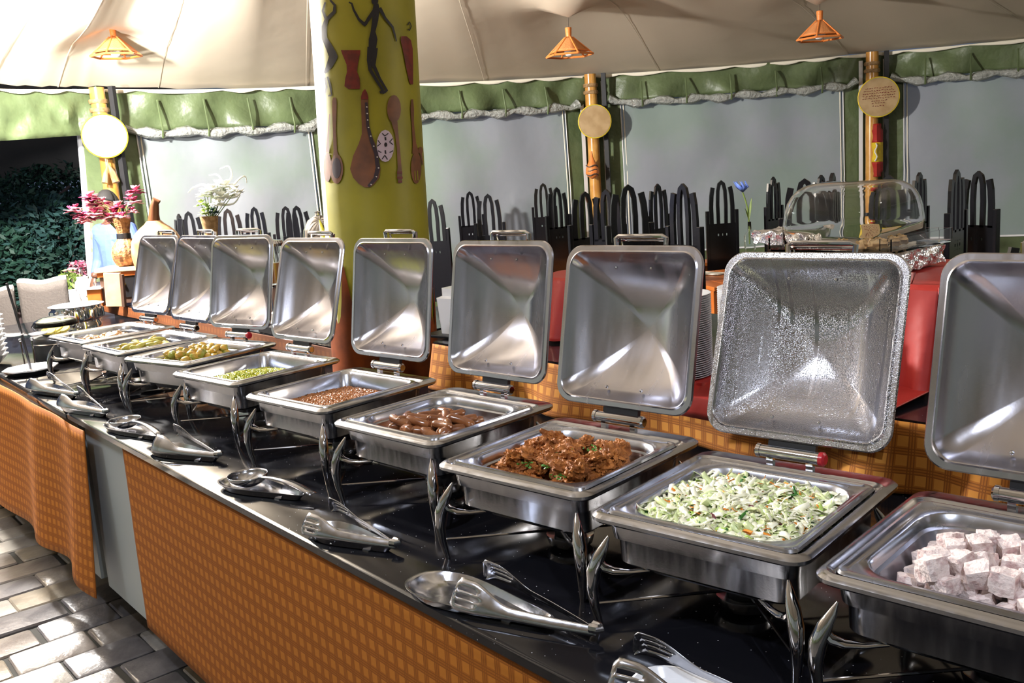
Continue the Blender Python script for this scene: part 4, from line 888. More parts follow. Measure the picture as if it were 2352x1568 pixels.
# wicker vase with pink flowers
vb = ond(270, 612, dB+.0)+Vector((-.02, .08, 0)); vb.z = z1+.001; vt = thing('wicker_vase', 'waisted brown wicker vase with a black band', 'vase', vb)
H_ = .345
prof = [(.055, 0), (.075, .01), (.094, .05), (.100, .09), (.088, .14), (.055, .185), (.045, .20), (.043, .235), (.046, .26), (.056, .31), (.064, H_), (.056, H_), (.04, .26)]
m = MB(); nf = 60; m.loft([[((r*(1+.03*math.cos(k*2*PI/4)))*math.cos(2*PI*k/nf), (r*(1+.03*math.cos(k*2*PI/4)))*math.sin(2*PI*k/nf), z) for k in range(nf)] for r, z in prof], True, False); m.build('wicker_body', 'basket', vt)
MB().lathe([(.047, .195), (.050, .197), (.048, .232), (.045, .234)], 24, cap=False).build('black_band', black, vt)
def petals(c, r, n_, mt, name, seed, cone=.5, wd=.35):
    rr = random.Random(seed); m = MB()
    for k in range(n_):
        a = 2*PI*k/n_+rr.uniform(-.2, .2); d = Vector((math.cos(a), math.sin(a), cone+rr.uniform(-.3, .3))).normalized(); s = d.cross(Vector((0, 0, 1))).normalized()*r*wd; q = Vector(c)
        m.add([q, q+d*r*.5+s, q+d*r+Vector((0, 0, -.15*r)), q+d*r*.5-s], [(0, 1, 2, 3)])
    return m
bq = thing('pink_flowers', 'spray of pink and maroon blossoms standing in the wicker vase', 'flowers', vb+Vector((0, 0, H_-.02)))
rr = random.Random(12); o0 = bq.location.copy()
for i, (px, py, r) in enumerate(((165, 485, .05), (180, 495, .05), (200, 500, .07), (218, 492, .06), (205, 455, .06), (212, 470, .06), (222, 478, .05), (235, 465, .05), (193, 508, .05), (262, 492, .06), (272, 475, .055), (258, 505, .05), (282, 498, .045), (312, 440, .06), (308, 465, .055), (304, 485, .04), (300, 455, .04), (240, 488, .045), (175, 478, .035), (228, 500, .05), (248, 500, .04), (212, 448, .035))):
    p = ond(px, py, dB+rr.uniform(-.08, .1))-o0; st_ = MB().tube([(0, 0, -.12), (p.x*.4, p.y*.4, p.z*.35+.02), tuple(p)], [.004, .003, .002], 5).build('flower_stem', 'stem', bq)
    petals(p, r*1.25, 11, 0, 0, i, .1, .42).build('blossom', 'pink_petal' if i % 3 != 1 else 'maroon_petal', bq, solid=.003)
    petals(p+Vector((0, 0, .008)), r*.95, 9, 0, 0, i+50, 1.3, .4).build('blossom_centre', 'maroon_petal' if i % 3 != 1 else 'pink_petal', bq, solid=.003)
# gourd
gd = 6.35; gb = ond(366, 600, gd); gz = ond(366, 590, gd).z-.16; hmid = ond(366, 575, gd).z; g = thing('gourd', 'large brown calabash gourd with a bent dark stalk', 'gourd', (gb.x, gb.y, gz))
ztop = ond(366, 520, gd).z-gz; rG = .165
o = MB().loft([at(rrect(-.13, .13, -.12, .12, .01, 2), 0), at(rrect(-.13, .13, -.12, .12, .01, 2), gz-LZ-.004)], True, True).build('riser_box', 'dark_wood', loc=(gb.x, gb.y, LZ+.001)); tag(o, 'dark wooden riser under the large gourd', 'box')
hB = ztop
hB = ond(366, 508, gd).z-gz
m = MB(); m.lathe([(.01, 0), (.08, .004), (.13, .04), (.160, hB*.30), (.170, hB*.45), (.168, hB*.58), (.158, hB*.70), (.135, hB*.81), (.100, hB*.90), (.068, hB*.96), (.045, hB*1.02)], 28); m.build('gourd_body', 'gourd_skin', g)
zt2 = ond(378, 456, gd).z-gz; dxr = _r0*((378-366)/F*gd)
m = MB(); m.tube([(0, 0, hB*.98), (dxr.x*.2, dxr.y*.2, hB+(zt2-hB)*.35), (dxr.x*.5, dxr.y*.5, hB+(zt2-hB)*.7), (dxr.x*.9, dxr.y*.9, zt2-.01), (dxr.x*1.4, dxr.y*1.4, zt2-.025)], [.043, .034, .030, .028, .020], 12); m.build('stalk', 'gourd_stalk', g)
# white flower basket
wd_ = 6.1; wb = ond(483, 520, wd_); p0 = thing('bark_pot', 'tall bark-covered pot holding white feathery flowers', 'pot', (wb.x, wb.y, LZ))
ht = ond(483, 496, wd_).z-LZ
MB().lathe([(.045, 0), (.05, .02), (.038, ht*.3), (.036, ht-.14), (.040, ht-.12), (.058, ht), (.05, ht), (.035, ht-.12)], 20, cap=False).build('bark_body', 'cork', p0)
wf = thing('white_flowers', 'bunch of white and greenish flowers with long curling plumes', 'flowers', (wb.x, wb.y, LZ+ht)); rr = random.Random(9)
for i, (px, py, r, mt) in enumerate(((462, 470, .05, 'green_petal'), (470, 450, .06, 'white_petal'), (485, 440, .07, 'white_petal'), (478, 480, .05, 'green_petal'), (498, 470, .055, 'white_petal'), (508, 455, .07, 'white_petal'), (525, 450, .07, 'white_petal'), (540, 440, .06, 'white_petal'), (515, 430, .07, 'white_petal'), (500, 425, .05, 'white_petal'), (468, 490, .04, 'green_petal'), (490, 488, .045, 'foliage'), (475, 435, .05, 'white_petal'))):
    p = ond(px, py, wd_+rr.uniform(-.06, .06))-wf.location; MB().tube([(0, 0, -.1), (p.x*.3, p.y*.3, .0), tuple(p)], [.003, .003, .002], 4).build('flower_stem', 'stem', wf)
    petals(p, r, 16, 0, 0, i+80, .2, .3).build('blossom', mt, wf, solid=.002); petals(p+Vector((0, 0, .01)), r*.8, 12, 0, 0, i+180, 1.2, .35).build('blossom_heart', mt, wf, solid=.002)
for pts in (((500, 470), (515, 430), (532, 405), (525, 382), (505, 388)), ((510, 460), (545, 415), (562, 405), (567, 420)), ((490, 455), (470, 425), (445, 430), (432, 442)), ((505, 450), (510, 420), (500, 402), (480, 402)), ((520, 455), (545, 450), (560, 432)), ((500, 470), (535, 468), (552, 448))):
    P_ = crom([ond(x, y, wd_+.02*k)-wf.location for k, (x, y) in enumerate(pts)]); n_ = len(P_); MB().tube(P_, [.010-.007*k/(n_-1) for k in range(n_)], 6).build('plume', 'white_petal', wf)
# drinks dispenser
c = ond(636, 720, 5.05); c.z = LZ; zl = lambda y: ond(636, y, 5.05).z-LZ
t = thing('drink_dispenser', 'glass drinks dispenser with metal lid between two raised lids', 'dispenser', c)
MB().box((0, 0, .02), (.16, .16, .04)).build('stand_base', black, t, smooth=False, bevel=.004)
for s in (-1, 1): MB().box((s*.065, 0, zl(655)/2+.01), (.012, .10, zl(655)-.02)).build('stand_leg', chrome, t, smooth=False)
MB().lathe([(.03, .045), (.04, .047), (.038, .10), (.02, .11)], 14).build('drip_cup', 'white_china', t)
MB().lathe([(.05, zl(655)-.02), (.075, zl(655)-.01), (.078, zl(655)+.01), (.07, zl(655)+.012), (0, zl(655)+.012)], 22, cap=False).build('collar', chrome, t)
MB().lathe([(.066, zl(652)), (.072, zl(645)), (.072, zl(560)), (.066, zl(560)), (.066, zl(645)), (.0, zl(648))], 24, cap=False).build('glass_jar', 'glass', t)
MB().lathe([(.0, zl(646)), (.06, zl(646)), (.06, zl(600)), (0, zl(600))], 20, cap=False).build('juice', 'amber', t)
MB().lathe([(.076, zl(562)), (.078, zl(556)), (.07, zl(550)), (.02, zl(547)), (.012, zl(542)), (.0, zl(541))], 22).build('jar_lid', chrome, t)
# silver cloche
c = ond(735, 545, 4.9); zt = ond(735, 486, 4.9).z; c.z = LZ; t = thing('coffee_urn', 'domed silver urn half hidden behind the yellow column', 'urn', c); k_ = zt-LZ
MB().lathe([(.09, 0), (.10, .01), (.085, .03), (.085, k_-.16), (.095, k_-.15), (.09, k_-.14), (.082, k_-.09), (.055, k_-.04), (.015, k_-.015), (.012, k_-.006), (.016, k_), (0, k_+.006)], 26).build('urn_body', chrome, t)
# right part of the rear shelf: white caddy, plates, red clothed box, display case
c = ony(1018, 772, 1.12); c = Vector((-2.60, 1.12, BZ)); c = onz(1022, 775, BZ); t = thing('cup_caddy', 'white ceramic caddy on a thin black tray beside the column', 'caddy', (c.x, c.y+.08, BZ), .2)
MB().box((0, 0, .006), (.24, .20, .012)).build('tray_base', black, t, smooth=False, bevel=.003)
MB().loft([at(rrect(-.06, .06, -.06, .06, .02), .012), at(rrect(-.07, .07, -.065, .065, .02), .16), at(rrect(-.05, .06, -.05, .05, .02), .168), at(rrect(-.05, .05, -.05, .05, .02), .2)], True, True).build('ceramic_block', 'white_china', t)
MB().tube([(-.07, 0, .15), (-.10, 0, .12), (-.10, 0, .06), (-.065, 0, .03)], .010, 8).build('caddy_handle', 'white_china', t)
# plates
pp = ony(1630, 832, 1.07)
plate = MB().lathe([(.06, 0), (.07, .003), (.112, .016), (.115, .018), (.112, .0185), (.07, .006), (0, .005)], 40, cap=False).build('dinner_plate', 'white_china')
k_ = 0
for s, (dx, dy) in enumerate(((-.115, .0), (.10, .06))):
    base_p = ony(1636, 832, 1.075)+_r0*dx*1.0+Vector((0, dy, 0))
    for j in range(38):
        o = plate if k_ == 0 else plate.copy()
        if k_: col.objects.link(o)
        k_ += 1; o.location = (base_p.x, base_p.y, BZ+.001+j*.0066)
        tag(o, 'white dinner plate in the '+('left' if s == 0 else 'right')+' of two tall stacks behind the lids', 'plate', 'white plates in the '+('left' if s == 0 else 'right')+' stack')
# red cloths over two raised boxes
RZ = 1.36
def red_stand(xa, xb, y0, y1, zt, label, flap_, seed):
    rb = thing('red_clothed_stand', label, 'stand', ((xa+xb)/2, y1-.1, BZ), group=None); off = rb.location
    MB().box((0, (y0+y1)/2-off.y+.01, (zt-BZ)/2-.006), (xb-xa-.04, y1-y0-.06, zt-BZ-.02)).build('box_core', 'dark_wood', rb, smooth=False)
    def rc(u, v):
        x = xa+(xb-xa)*u; fold = (.5+.5*math.sin(x*38+2*math.sin(x*9)+seed)); k = flap_
        if v < .3: q = v/.3; p = (x, y1-(y1-y0-.02)*q, zt+.003*nz((x*5, q*4, 0), 1))
        elif v < .75: q = (v-.3)/.45; p = (x, y0+.015-(.015+.045*fold)*q, zt-(zt-BZ-.014)*q)
        elif v < .9: q = (v-.75)/.15; p = (x, y0-.045*fold-((y0-.965)*k)*q, BZ+.014-.004*q+.006*fold*(1-q))
        else: q = (v-.9)/.1; p = (x, y0-.045*fold*(1-k)-(y0-.965)*k-.075*k*min(1, q*3), BZ+.010-.09*q*k)
        return Vector(p)-off
    MB().grid(rc, 110, 44).build('red_cloth', 'red_cloth', rb, solid=.003)
    for xs, sg in ((xa, -1), (xb, 1)): MB().grid(lambda u, v: Vector((xs+sg*(.002+.010*(1+math.sin(u*20))*v), y1-(y1-y0-.01)*u, zt-(zt-BZ-.006)*v))-off, 24, 8).build('red_cloth_side', 'red_cloth', rb, solid=.003)
red_stand(-2.42, -1.92, 1.22, 1.52, 1.315, 'lighter red clothed stand between the sixth and seventh lids', 0, 1)
red_stand(-1.40, ony(2150, 700, 1.2).x, 1.20, 1.78, RZ, 'raised stand covered by a red cloth under the bakery case', 1, 2)
# foil-wrapped board and bakery case
y0_, y1_ = 1.27, 1.63; xl_ = ony(1772, 585, y0_).x; xr_ = ony(2180, 556, y1_).x
fb = thing('foil_board', 'crumpled silver foil wrapped board under the clear case', 'foil', ((xl_+xr_)/2, (y0_+y1_)/2, RZ+.004))
def crumple(p, s=30, a=.010): return Vector(p)+Vector((nz(p, s, 1), nz(p, s, 2), nz(p, s, 3)))*a
bm = bmesh.new(); bmesh.ops.create_cube(bm, size=1); bmesh.ops.subdivide_edges(bm, edges=bm.edges, cuts=22, use_grid_fill=True); m = MB()
bm.verts.index_update(); m.add([crumple((v.co.x*(xr_-xl_-.02), v.co.y*(y1_-y0_-.02), .035+v.co.z*.055)) for v in bm.verts], [[v.index for v in f.verts] for f in bm.faces]); bm.free(); m.build('foil_wrap', 'foil', fb, smooth=False)
MB().grid(lambda u, v: (.16+.13*u, -.215-.012*math.sin(u*7), .03-.09*v*math.sin(PI*u)), 8, 5).build('maroon_napkin', 'paint_red', fb, solid=.003)
case = thing('bakery_case', 'clear acrylic bakery display case with a domed roll top', 'display case', ((xl_+xr_)/2, (y0_+y1_)/2, RZ+.075))
cw2, cd2 = (xr_-xl_)/2+.01, (y1_-y0_)/2
bl = rrect(-cw2, cw2, -cd2, cd2, .012, 3)
MB().loft([at(bl, 0), at(bl, .006)], True, True).build('case_base', 'clear_plastic', case)
for (x0, x1, ya, yb) in ((-cw2, cw2, -cd2, -cd2+.004), (-cw2, cw2, cd2-.004, cd2), (-cw2, -cw2+.004, -cd2+.004, cd2-.004), (cw2-.004, cw2, -cd2+.004, cd2-.004)): MB().box(((x0+x1)/2, (ya+yb)/2, .024), (x1-x0, yb-ya, .034)).build('side_panel', 'clear_plastic', case, smooth=False)
MB().box((.16, 0, .025), (.003, cd2*2-.02, .034)).build('divider', 'clear_plastic', case, smooth=False); MB().box((-.05, -.05, .025), (.003, cd2*1.6, .034)).build('divider', 'clear_plastic', case, smooth=False)
hd = .195; L_ = []
for k in range(9):
    a = PI/2*k/8; i_ = .075*(1-math.cos(a)**.7); L_.append([(x-.01, y, .012+(hd-.012)*math.sin(a)**.62) for x, y in rrect(-cw2+.03+i_, cw2-.05-i_, -cd2+.01+i_*1.6, cd2-.01-i_*1.6, .05, 5)])
MB().loft(L_, False, True).build('domed_lid', 'clear_plastic', case, solid=.003)
cc = case.location
br = None
for i in range(9):
    mm = lump(.030, .024, .017, i*3.3, .6, 3, 18, 12) if i < 3 else None
    if mm: o = mm.build('bread_roll', mat('bread%d' % i, (.5, .30, .11), .6, vary=((.62, .42, .2), 20, .4, .6), bump=(60, .6), bumpdist=.004)); brs = (brs if i else [])+[o]
    else: o = brs[i % 3].copy(); col.objects.link(o)
    o.location = cc+Vector((.03+.048*(i % 3), -.13+.055*(i//3)+.01*(i % 2), .025)); tag(o, 'golden bread roll inside the clear case', 'bread', 'bread rolls in the display case')
m = MB(); bm = bmesh.new(); bmesh.ops.create_cube(bm, size=1); bmesh.ops.subdivide_edges(bm, edges=bm.edges, cuts=12, use_grid_fill=True); bm.verts.index_update()
m.add([crumple((v.co.x*.20, v.co.y*.22, v.co.z*.035), 40, .014) for v in bm.verts], [[v.index for v in f.verts] for f in bm.faces]); bm.free()
o = m.build('foil_parcel', 'foil', smooth=False); o.location = cc+Vector((-.19, -.03, .036)); tag(o, 'crumpled foil parcel inside the clear case', 'foil')

# ------------------------------------------------------------------ dining area
def make_chair():
    t = thing('dining_chair', '', 'chair')
    w2 = .165; T = .022
    def bar(pts, wd, name, par=t):
        m = MB(); L_ = []
        for k, (x, z) in enumerate(pts):
            a, b2 = pts[max(0, k-1)], pts[min(len(pts)-1, k+1)]; dx, dz = b2[0]-a[0], b2[1]-a[1]; l = math.hypot(dx, dz); nx_, nz_ = -dz/l*wd/2, dx/l*wd/2
            L_.append([(x-nx_, -T/2, z-nz_), (x+nx_, -T/2, z+nz_), (x+nx_, T/2, z+nz_), (x-nx_, T/2, z-nz_)])
        m.loft(L_, True, True); return m.build(name, 'chair_black', par, smooth=False)
    for s in (-1, 1): MB().box((s*w2, 0, .625), (.035, .04, 1.25)).build('rear_post', 'chair_black', t, smooth=False, bevel=.004)
    # back panel with three drilled holes (short slots)
    m = MB(); m.box((0, 0, .80), (.30, T, .42))
    m.box((0, 0, 1.10), (.30, T, .07))
    for x, wd in ((-.1025, .095), (-.0225, .033), (.0225, .033), (.1025, .095)): m.box((x, 0, 1.0375), (wd, T, .055))
    for z in (1.0175, 1.0575):
        for x in (-.047, 0, .047): m.box((x, 0, z), (.016, T, .020))
    m.build('back_panel', 'chair_black', t, smooth=False)
    arch = [(-.042, 1.12), (-.046, 1.3), (-.040, 1.42), (-.024, 1.475), (0, 1.492), (.024, 1.475), (.040, 1.42), (.046, 1.3), (.042, 1.12)]
    bar(arch, .036, 'centre_arch')
    for s in (-1, 1): bar([(s*.118, 1.12), (s*.120, 1.28), (s*.112, 1.38), (s*.096, 1.45)], .044, 'side_horn')
    MB().box((0, .21, .455), (.40, .42, .035)).build('seat', 'chair_black', t, smooth=False, bevel=.006)
    for s in (-1, 1): MB().box((s*.17, .39, .22), (.035, .035, .44)).build('front_leg', 'chair_black', t, smooth=False)
    for s in (-1, 1): MB().box((s*.17, .2, .22), (.02, .36, .025)).build('stretcher', 'chair_black', t, smooth=False)
    return t
ch0 = make_chair()
specs = [(410, 492, .9, 'behind the gourd stalk'), (432, 486, .1, 'right of the gourd, seen through a mesh window'), (522, 480, .15, 'just right of the white flowers'), (583, 476, .25, 'above the third raised lid'), (655, 474, .2, 'in the pair left of the yellow column'), (680, 473, .5, 'nearest the yellow column on its left'),
         (992, 458, .4, 'half hidden by the right side of the column'), (1078, 440, .15, 'left one of the pair above the sixth lid'), (1120, 446, -.2, 'right one of the pair above the sixth lid'), (1247, 421, .1, 'tallest left of the middle pole'), (1278, 431, .6, 'overlapping the tall one left of the middle pole'),
         (1343, 441, .5, 'just left of the middle pole'), (1392, 436, .9, 'just right of the middle pole'), (1442, 425, .2, 'with three holes showing, right of the middle pole'), (1510, 423, .75, 'turned sideways, third right of the middle pole'), (1568, 423, 1.2, 'edge-on chair left of the blue flower pair'),
         (1656, 415, .1, 'left of the blue flower'), (1776, 407, .85, 'right of the blue flower'), (1848, 411, .5, 'behind the left corner of the clear case'), (1886, 403, .8, 'second behind the clear case'), (1912, 399, 1.1, 'third behind the clear case, turned'), (2042, 403, .9, 'just right of the right pole'), (2112, 397, .9, 'between the right pole and the big chair'),
         (2198, 391, .9, 'large, just right of the clear case'), (2248, 394, 1.35, 'edge-on, beside the large one right of the case'), (2372, 540, .2, 'cut off by the right edge of the photo')]
def walld(px):
    best = 99; d = ray(px, 400)
    for P_, Q_ in ((A, E_), (E_, B), (B, C_), (C_, D_)):
        n_ = inward(P_, Q_); den = d.dot(n_)
        if abs(den) < 1e-6: continue
        tt = (P_-CAM).dot(n_)/den
        if tt > 0: best = min(best, tt)
    return best
def horizon(px):
    d = ray(px, 0); d2 = ray(px, 800); return 800*(d.z)/(d.z-d2.z)
def make_table():
    t = thing('dining_table', '', 'table')
    for k in range(6): MB().box((-.375+.15*k, 0, .765), (.146, .95, .03)).build('top_plank', 'orange_wood', t, smooth=False, bevel=.003)
    for s in (-1, 1): MB().box((0, s*.42, .70), (.82, .03, .09)).build('apron', 'orange_wood', t, smooth=False); MB().box((s*.42, 0, .70), (.03, .82, .09)).build('apron', 'orange_wood', t, smooth=False)
    for s in (-1, 1): MB().box((0, s*.42, .585), (.82, .025, .06)).build('lower_rail', 'orange_wood', t, smooth=False)
    for sx in (-1, 1):
        for sy in (-1, 1): MB().box((sx*.40, sy*.40, .375), (.075, .075, .75)).build('leg', 'orange_wood', t, smooth=False, bevel=.004)
    return t
tb0 = make_table()
tspec = [(1015, 600, 'beside the yellow column'), (1300, 566, 'left of the middle pole, above the seventh lid'), (1500, 566, 'behind the seventh lid'), (1700, 594, 'under the glass bottle with the blue flower'), (2000, 575, 'hidden mostly behind the clear case')]
tabs = []
for i, (px, py, where) in enumerate(tspec):
    p = onz(px, py, .78); dd = (p-CAM).dot(_f); wd2 = walld(px)
    for off in (0, -.4, -.8, -1.2, .4, -1.6, -2):
        q = ond(px, py, min(dd, wd2-1.3)+off)
        if all(math.hypot(q.x-t_.x, q.y-t_.y) > 1.25 for t_ in tabs): break
    p = q
    o = tb0 if i == 0 else dup(tb0); o.location = (p.x, p.y, 0); o.rotation_euler = (0, 0, R(48+5*i)); tabs.append(Vector((p.x, p.y, .781)))
    tag(o, 'orange wooden dining table '+where, 'table', 'orange dining tables')
placed = []
for i, (px, py, rt_, where) in enumerate(specs):
    hz = horizon(px); dl = max(8, py-hz); d = min(.245*F/dl, walld(px)-.75)
    if i == 25: d = 6.6
    best = None
    for off in (0, -.25, .25, -.5, -.75, .5, -1.0, -1.3, -1.6, -2.0, -2.4):
        q = ond(px, py, min(d+off, walld(px)-.5)); dc = min([math.hypot(q.x-a_[0], q.y-a_[1])-.50 for a_ in placed]+[9]); dt = min([math.hypot(q.x-t_.x, q.y-t_.y)-.80 for t_ in tabs]+[9]); sc = min(dc, dt, 0)-abs(q.z/1.505-1)*.25
        if best is None or sc > best[0]+1e-6: best = (sc, d+off, q)
    d = min(best[1], walld(px)-.5); p = best[2]; placed.append((p.x, p.y)); o = ch0 if i == 0 else dup(ch0); s = p.z/1.505; s = max(.7, min(1.25, s))
    face = math.atan2(_f.y, _f.x)-PI/2  # back seen square-on
    sgn = 1 if i % 3 else -1
    o.location = (p.x, p.y, 0); o.rotation_euler = (0, 0, face+rt_*.9*sgn+(PI if i % 2 and rt_ < .5 else 0)); wsc = .80 if d > 8 else .95; o.scale = (wsc, wsc, s)
    tag(o, 'black carved high-backed chair '+where, 'chair', 'black high-backed dining chairs')
nk0 = None
for i, tp in enumerate(tabs):
    for k in range(3):
        if nk0 is None: nk0 = o = MB().box((0, 0, .008), (.20, .12, .012)).build('folded_napkin', 'napkin', bevel=.004)
        else: o = nk0.copy(); col.objects.link(o)
        a = R(48+5*i)+k*2.1; o.location = tp+Vector((.27*math.cos(a), .27*math.sin(a), 0)); o.rotation_euler = (0, 0, a)
        tag(o, 'folded cream napkin on the table '+tspec[i][2], 'napkin', 'napkins on the dining tables')
# bottle with blue flower
bp_ = onz(1723, 583, .781); bd = (bp_-CAM).dot(_f); t = thing('glass_bottle', 'small clear square glass bottle on a dining table', 'bottle', (bp_.x, bp_.y, .782), .5)
zz = lambda y: ond(1723, y, bd).z-.782
MB().loft([at(rrect(-.045, .045, -.045, .045, .015), 0), at(rrect(-.048, .048, -.048, .048, .015), zz(540)), at(rrect(-.016, .016, -.016, .016, .015), zz(528)), at(rrect(-.014, .014, -.014, .014, .013), zz(508))], True, False).build('bottle_glass', 'glass', t, solid=.003)
t2 = thing('blue_flower', 'single blue tulip-like flower with green leaves in the bottle', 'flower', (bp_.x, bp_.y, .79))
pts = [ond(x, y, bd)-t2.location for x, y in ((1722, 560), (1720, 505), (1717, 480), (1713, 462), (1706, 442))]
MB().tube(pts, .007, 6).build('flower_stem', 'stem', t2)
for k in range(7):
    a = 2*PI*k/7; c = pts[-1]; q = [c, c+Vector((math.cos(a)*.06, math.sin(a)*.06, .05)), c+Vector((math.cos(a)*.055-.03*_r0.x, math.sin(a)*.055-.03*_r0.y, .11)), c+Vector((math.cos(a+.8)*.055, math.sin(a+.8)*.055, .05))]
    MB().add(q, [(0, 1, 2, 3)]).build('petal', 'blue_petal', t2, solid=.004)
for (xa_, ya_) in ((1726, 455), (1711, 478)):
    q = ond(xa_, ya_, bd)-t2.location; MB().tube([tuple(pts[1]), tuple((pts[1]+q)/2+Vector((0, 0, .01))), tuple(q)], [.008, .016, .003], 6, flat=.3).build('leaf', 'stem', t2)

# ------------------------------------------------------------------ man in the blue shirt
md = 8.3; mp_ = ond(248, 437, md); hM = mp_.z; face = math.atan2(_f.y, _f.x)+PI/2  # local +x ...
man = thing('person', 'man with short dark hair in a blue long-sleeved shirt behind the flowers', 'person', (mp_.x, mp_.y, 0), math.atan2(_r0.y, _r0.x)-.5)
sc_ = hM/1.78
def skin(name, verts, edges, radii, mt, par, sub=2):
    me = bpy.data.meshes.new(name); me.from_pydata([tuple(Vector(v)*sc_) for v in verts], edges, []); o = bpy.data.objects.new(name, me); col.objects.link(o); o.parent = par
    o.modifiers.new('s', 'SKIN'); 
    for v, r in zip(me.skin_vertices[0].data, radii): v.radius = (r[0]*sc_, r[1]*sc_) if isinstance(r, tuple) else (r*sc_, r*sc_)
    me.skin_vertices[0].data[0].use_root = True
    md_ = o.modifiers.new('b', 'SUBSURF'); md_.levels = sub; md_.render_levels = sub; me.materials.append(M[mt]); 
    return o
# facing -y (towards the camera)
V = [(0, 0, .95), (0, 0, 1.12), (0, .01, 1.30), (0, .01, 1.44), (0, 0, 1.52), (0, -.005, 1.58),
     (.17, .01, 1.43), (.23, .02, 1.27), (.25, 0, 1.14), (.22, -.10, 1.00), (-.17, .01, 1.43), (-.23, .02, 1.27), (-.25, 0, 1.14), (-.20, -.12, 1.02),
     (.09, 0, .90), (.10, .01, .50), (.10, .03, .10), (-.09, 0, .90), (-.10, .01, .50), (-.10, .03, .10), (.10, -.12, .04), (-.10, -.12, .04)]
Ed = [(0, 1), (1, 2), (2, 3), (3, 4), (4, 5), (3, 6), (6, 7), (7, 8), (8, 9), (3, 10), (10, 11), (11, 12), (12, 13), (0, 14), (14, 15), (15, 16), (0, 17), (17, 18), (18, 19), (16, 20), (19, 21)]
Rd = [(.14, .11), (.14, .11), (.16, .12), (.13, .09), .055, .055, .07, .055, .045, .035, .07, .055, .045, .035, .095, .065, .045, .095, .065, .045, .04, .04]
body = skin('body', V, Ed, Rd, 'skin', man)
# clothing shells follow the body
shirt = skin('shirt', V[:4]+[V[6], V[7], V[8], (.225, -.08, 1.02), V[10], V[11], V[12], (-.205, -.10, 1.035), (0, .0, 1.49)], [(0, 1), (1, 2), (2, 3), (3, 4), (4, 5), (5, 6), (6, 7), (3, 8), (8, 9), (9, 10), (10, 11), (3, 12)],
     [(.16, .13), (.165, .13), (.185, .14), (.15, .11), .085, .07, .06, .05, .085, .07, .06, .05, .065], 'blue_shirt', man)
trou = skin('trousers', [V[0], V[14], V[15], (.10, .03, .12), V[17], V[18], (-.10, .03, .12)], [(0, 1), (1, 2), (2, 3), (0, 4), (4, 5), (5, 6)], [(.155, .12), .11, .08, .065, .11, .08, .065], 'dark_trousers', man)
hc = Vector((0, -.02, 1.66))*sc_
m = MB(); m.ball(hc, (.076*sc_, .094*sc_, .118*sc_), 20, 16, fn=lambda d: 1-.10*max(0, -d.z)*(1-abs(d.y))); m.ball(hc+Vector((0, -.095, -.01))*sc_, (.016*sc_, .022*sc_, .026*sc_), 8, 6)
for s in (-1, 1): m.ball(hc+Vector((s*.078, .01, -.01))*sc_, (.012*sc_, .02*sc_, .032*sc_), 8, 6)
m.build('head', 'skin', man)
m = MB()
for s in (-1, 1): m.ball(hc+Vector((s*.032, -.083, .012))*sc_, .011*sc_, 8, 6)
m.build('eyes', 'white_china', man); m = MB()
for s in (-1, 1): m.ball(hc+Vector((s*.032, -.092, .012))*sc_, .006*sc_, 6, 5); m.box(hc+Vector((s*.032, -.09, .036))*sc_, (.03, .008, .006))
m.build('brows_and_pupils', 'hair', man)
MB().ball(hc+Vector((0, -.084, -.052))*sc_, (.026*sc_, .012*sc_, .008*sc_), 10, 6).build('mouth', 'maroon_petal', man)
m = MB(); m.grid(lambda u, v: hc+Vector((math.cos(u*2*PI)*math.sin(v*1.45)*.081, math.sin(u*2*PI)*math.sin(v*1.45)*.099+.008, math.cos(v*1.45)*.122+.004+(.03*(-math.sin(u*2*PI))*v if math.sin(u*2*PI) < 0 else -.03*v)))*sc_, 24, 8); m.build('hair', 'hair', man, solid=.008)
for s, wp in ((1, (.22, -.10, 1.0)), (-1, (-.20, -.12, 1.02))):
    w_ = Vector(wp); m = MB(); dn = Vector((0, -.35, -.93)).normalized(); m.tube([(w_)*sc_, (w_+dn*.05)*sc_, (w_+dn*.09)*sc_], [.026*sc_, .036*sc_, .03*sc_], 10, flat=.5)
    for f in range(4):
        o_ = Vector((s*(.024-.016*f), 0, 0)); ln = (.075, .085, .08, .062)[f]; b0_ = w_+dn*.085+o_; m.tube([b0_*sc_, (b0_+dn*ln*.5+Vector((0, -.008, 0)))*sc_, (b0_+dn*ln+Vector((0, -.028, 0)))*sc_], [.0095*sc_, .009*sc_, .007*sc_], 7)
    b0_ = w_+dn*.03+Vector((-s*.03, -.005, 0)); m.tube([b0_*sc_, (b0_+Vector((-s*.02, -.015, -.03)))*sc_, (b0_+Vector((-s*.025, -.022, -.055)))*sc_], [.012*sc_, .011*sc_, .008*sc_], 7)
    m.build('hand', 'skin', man)

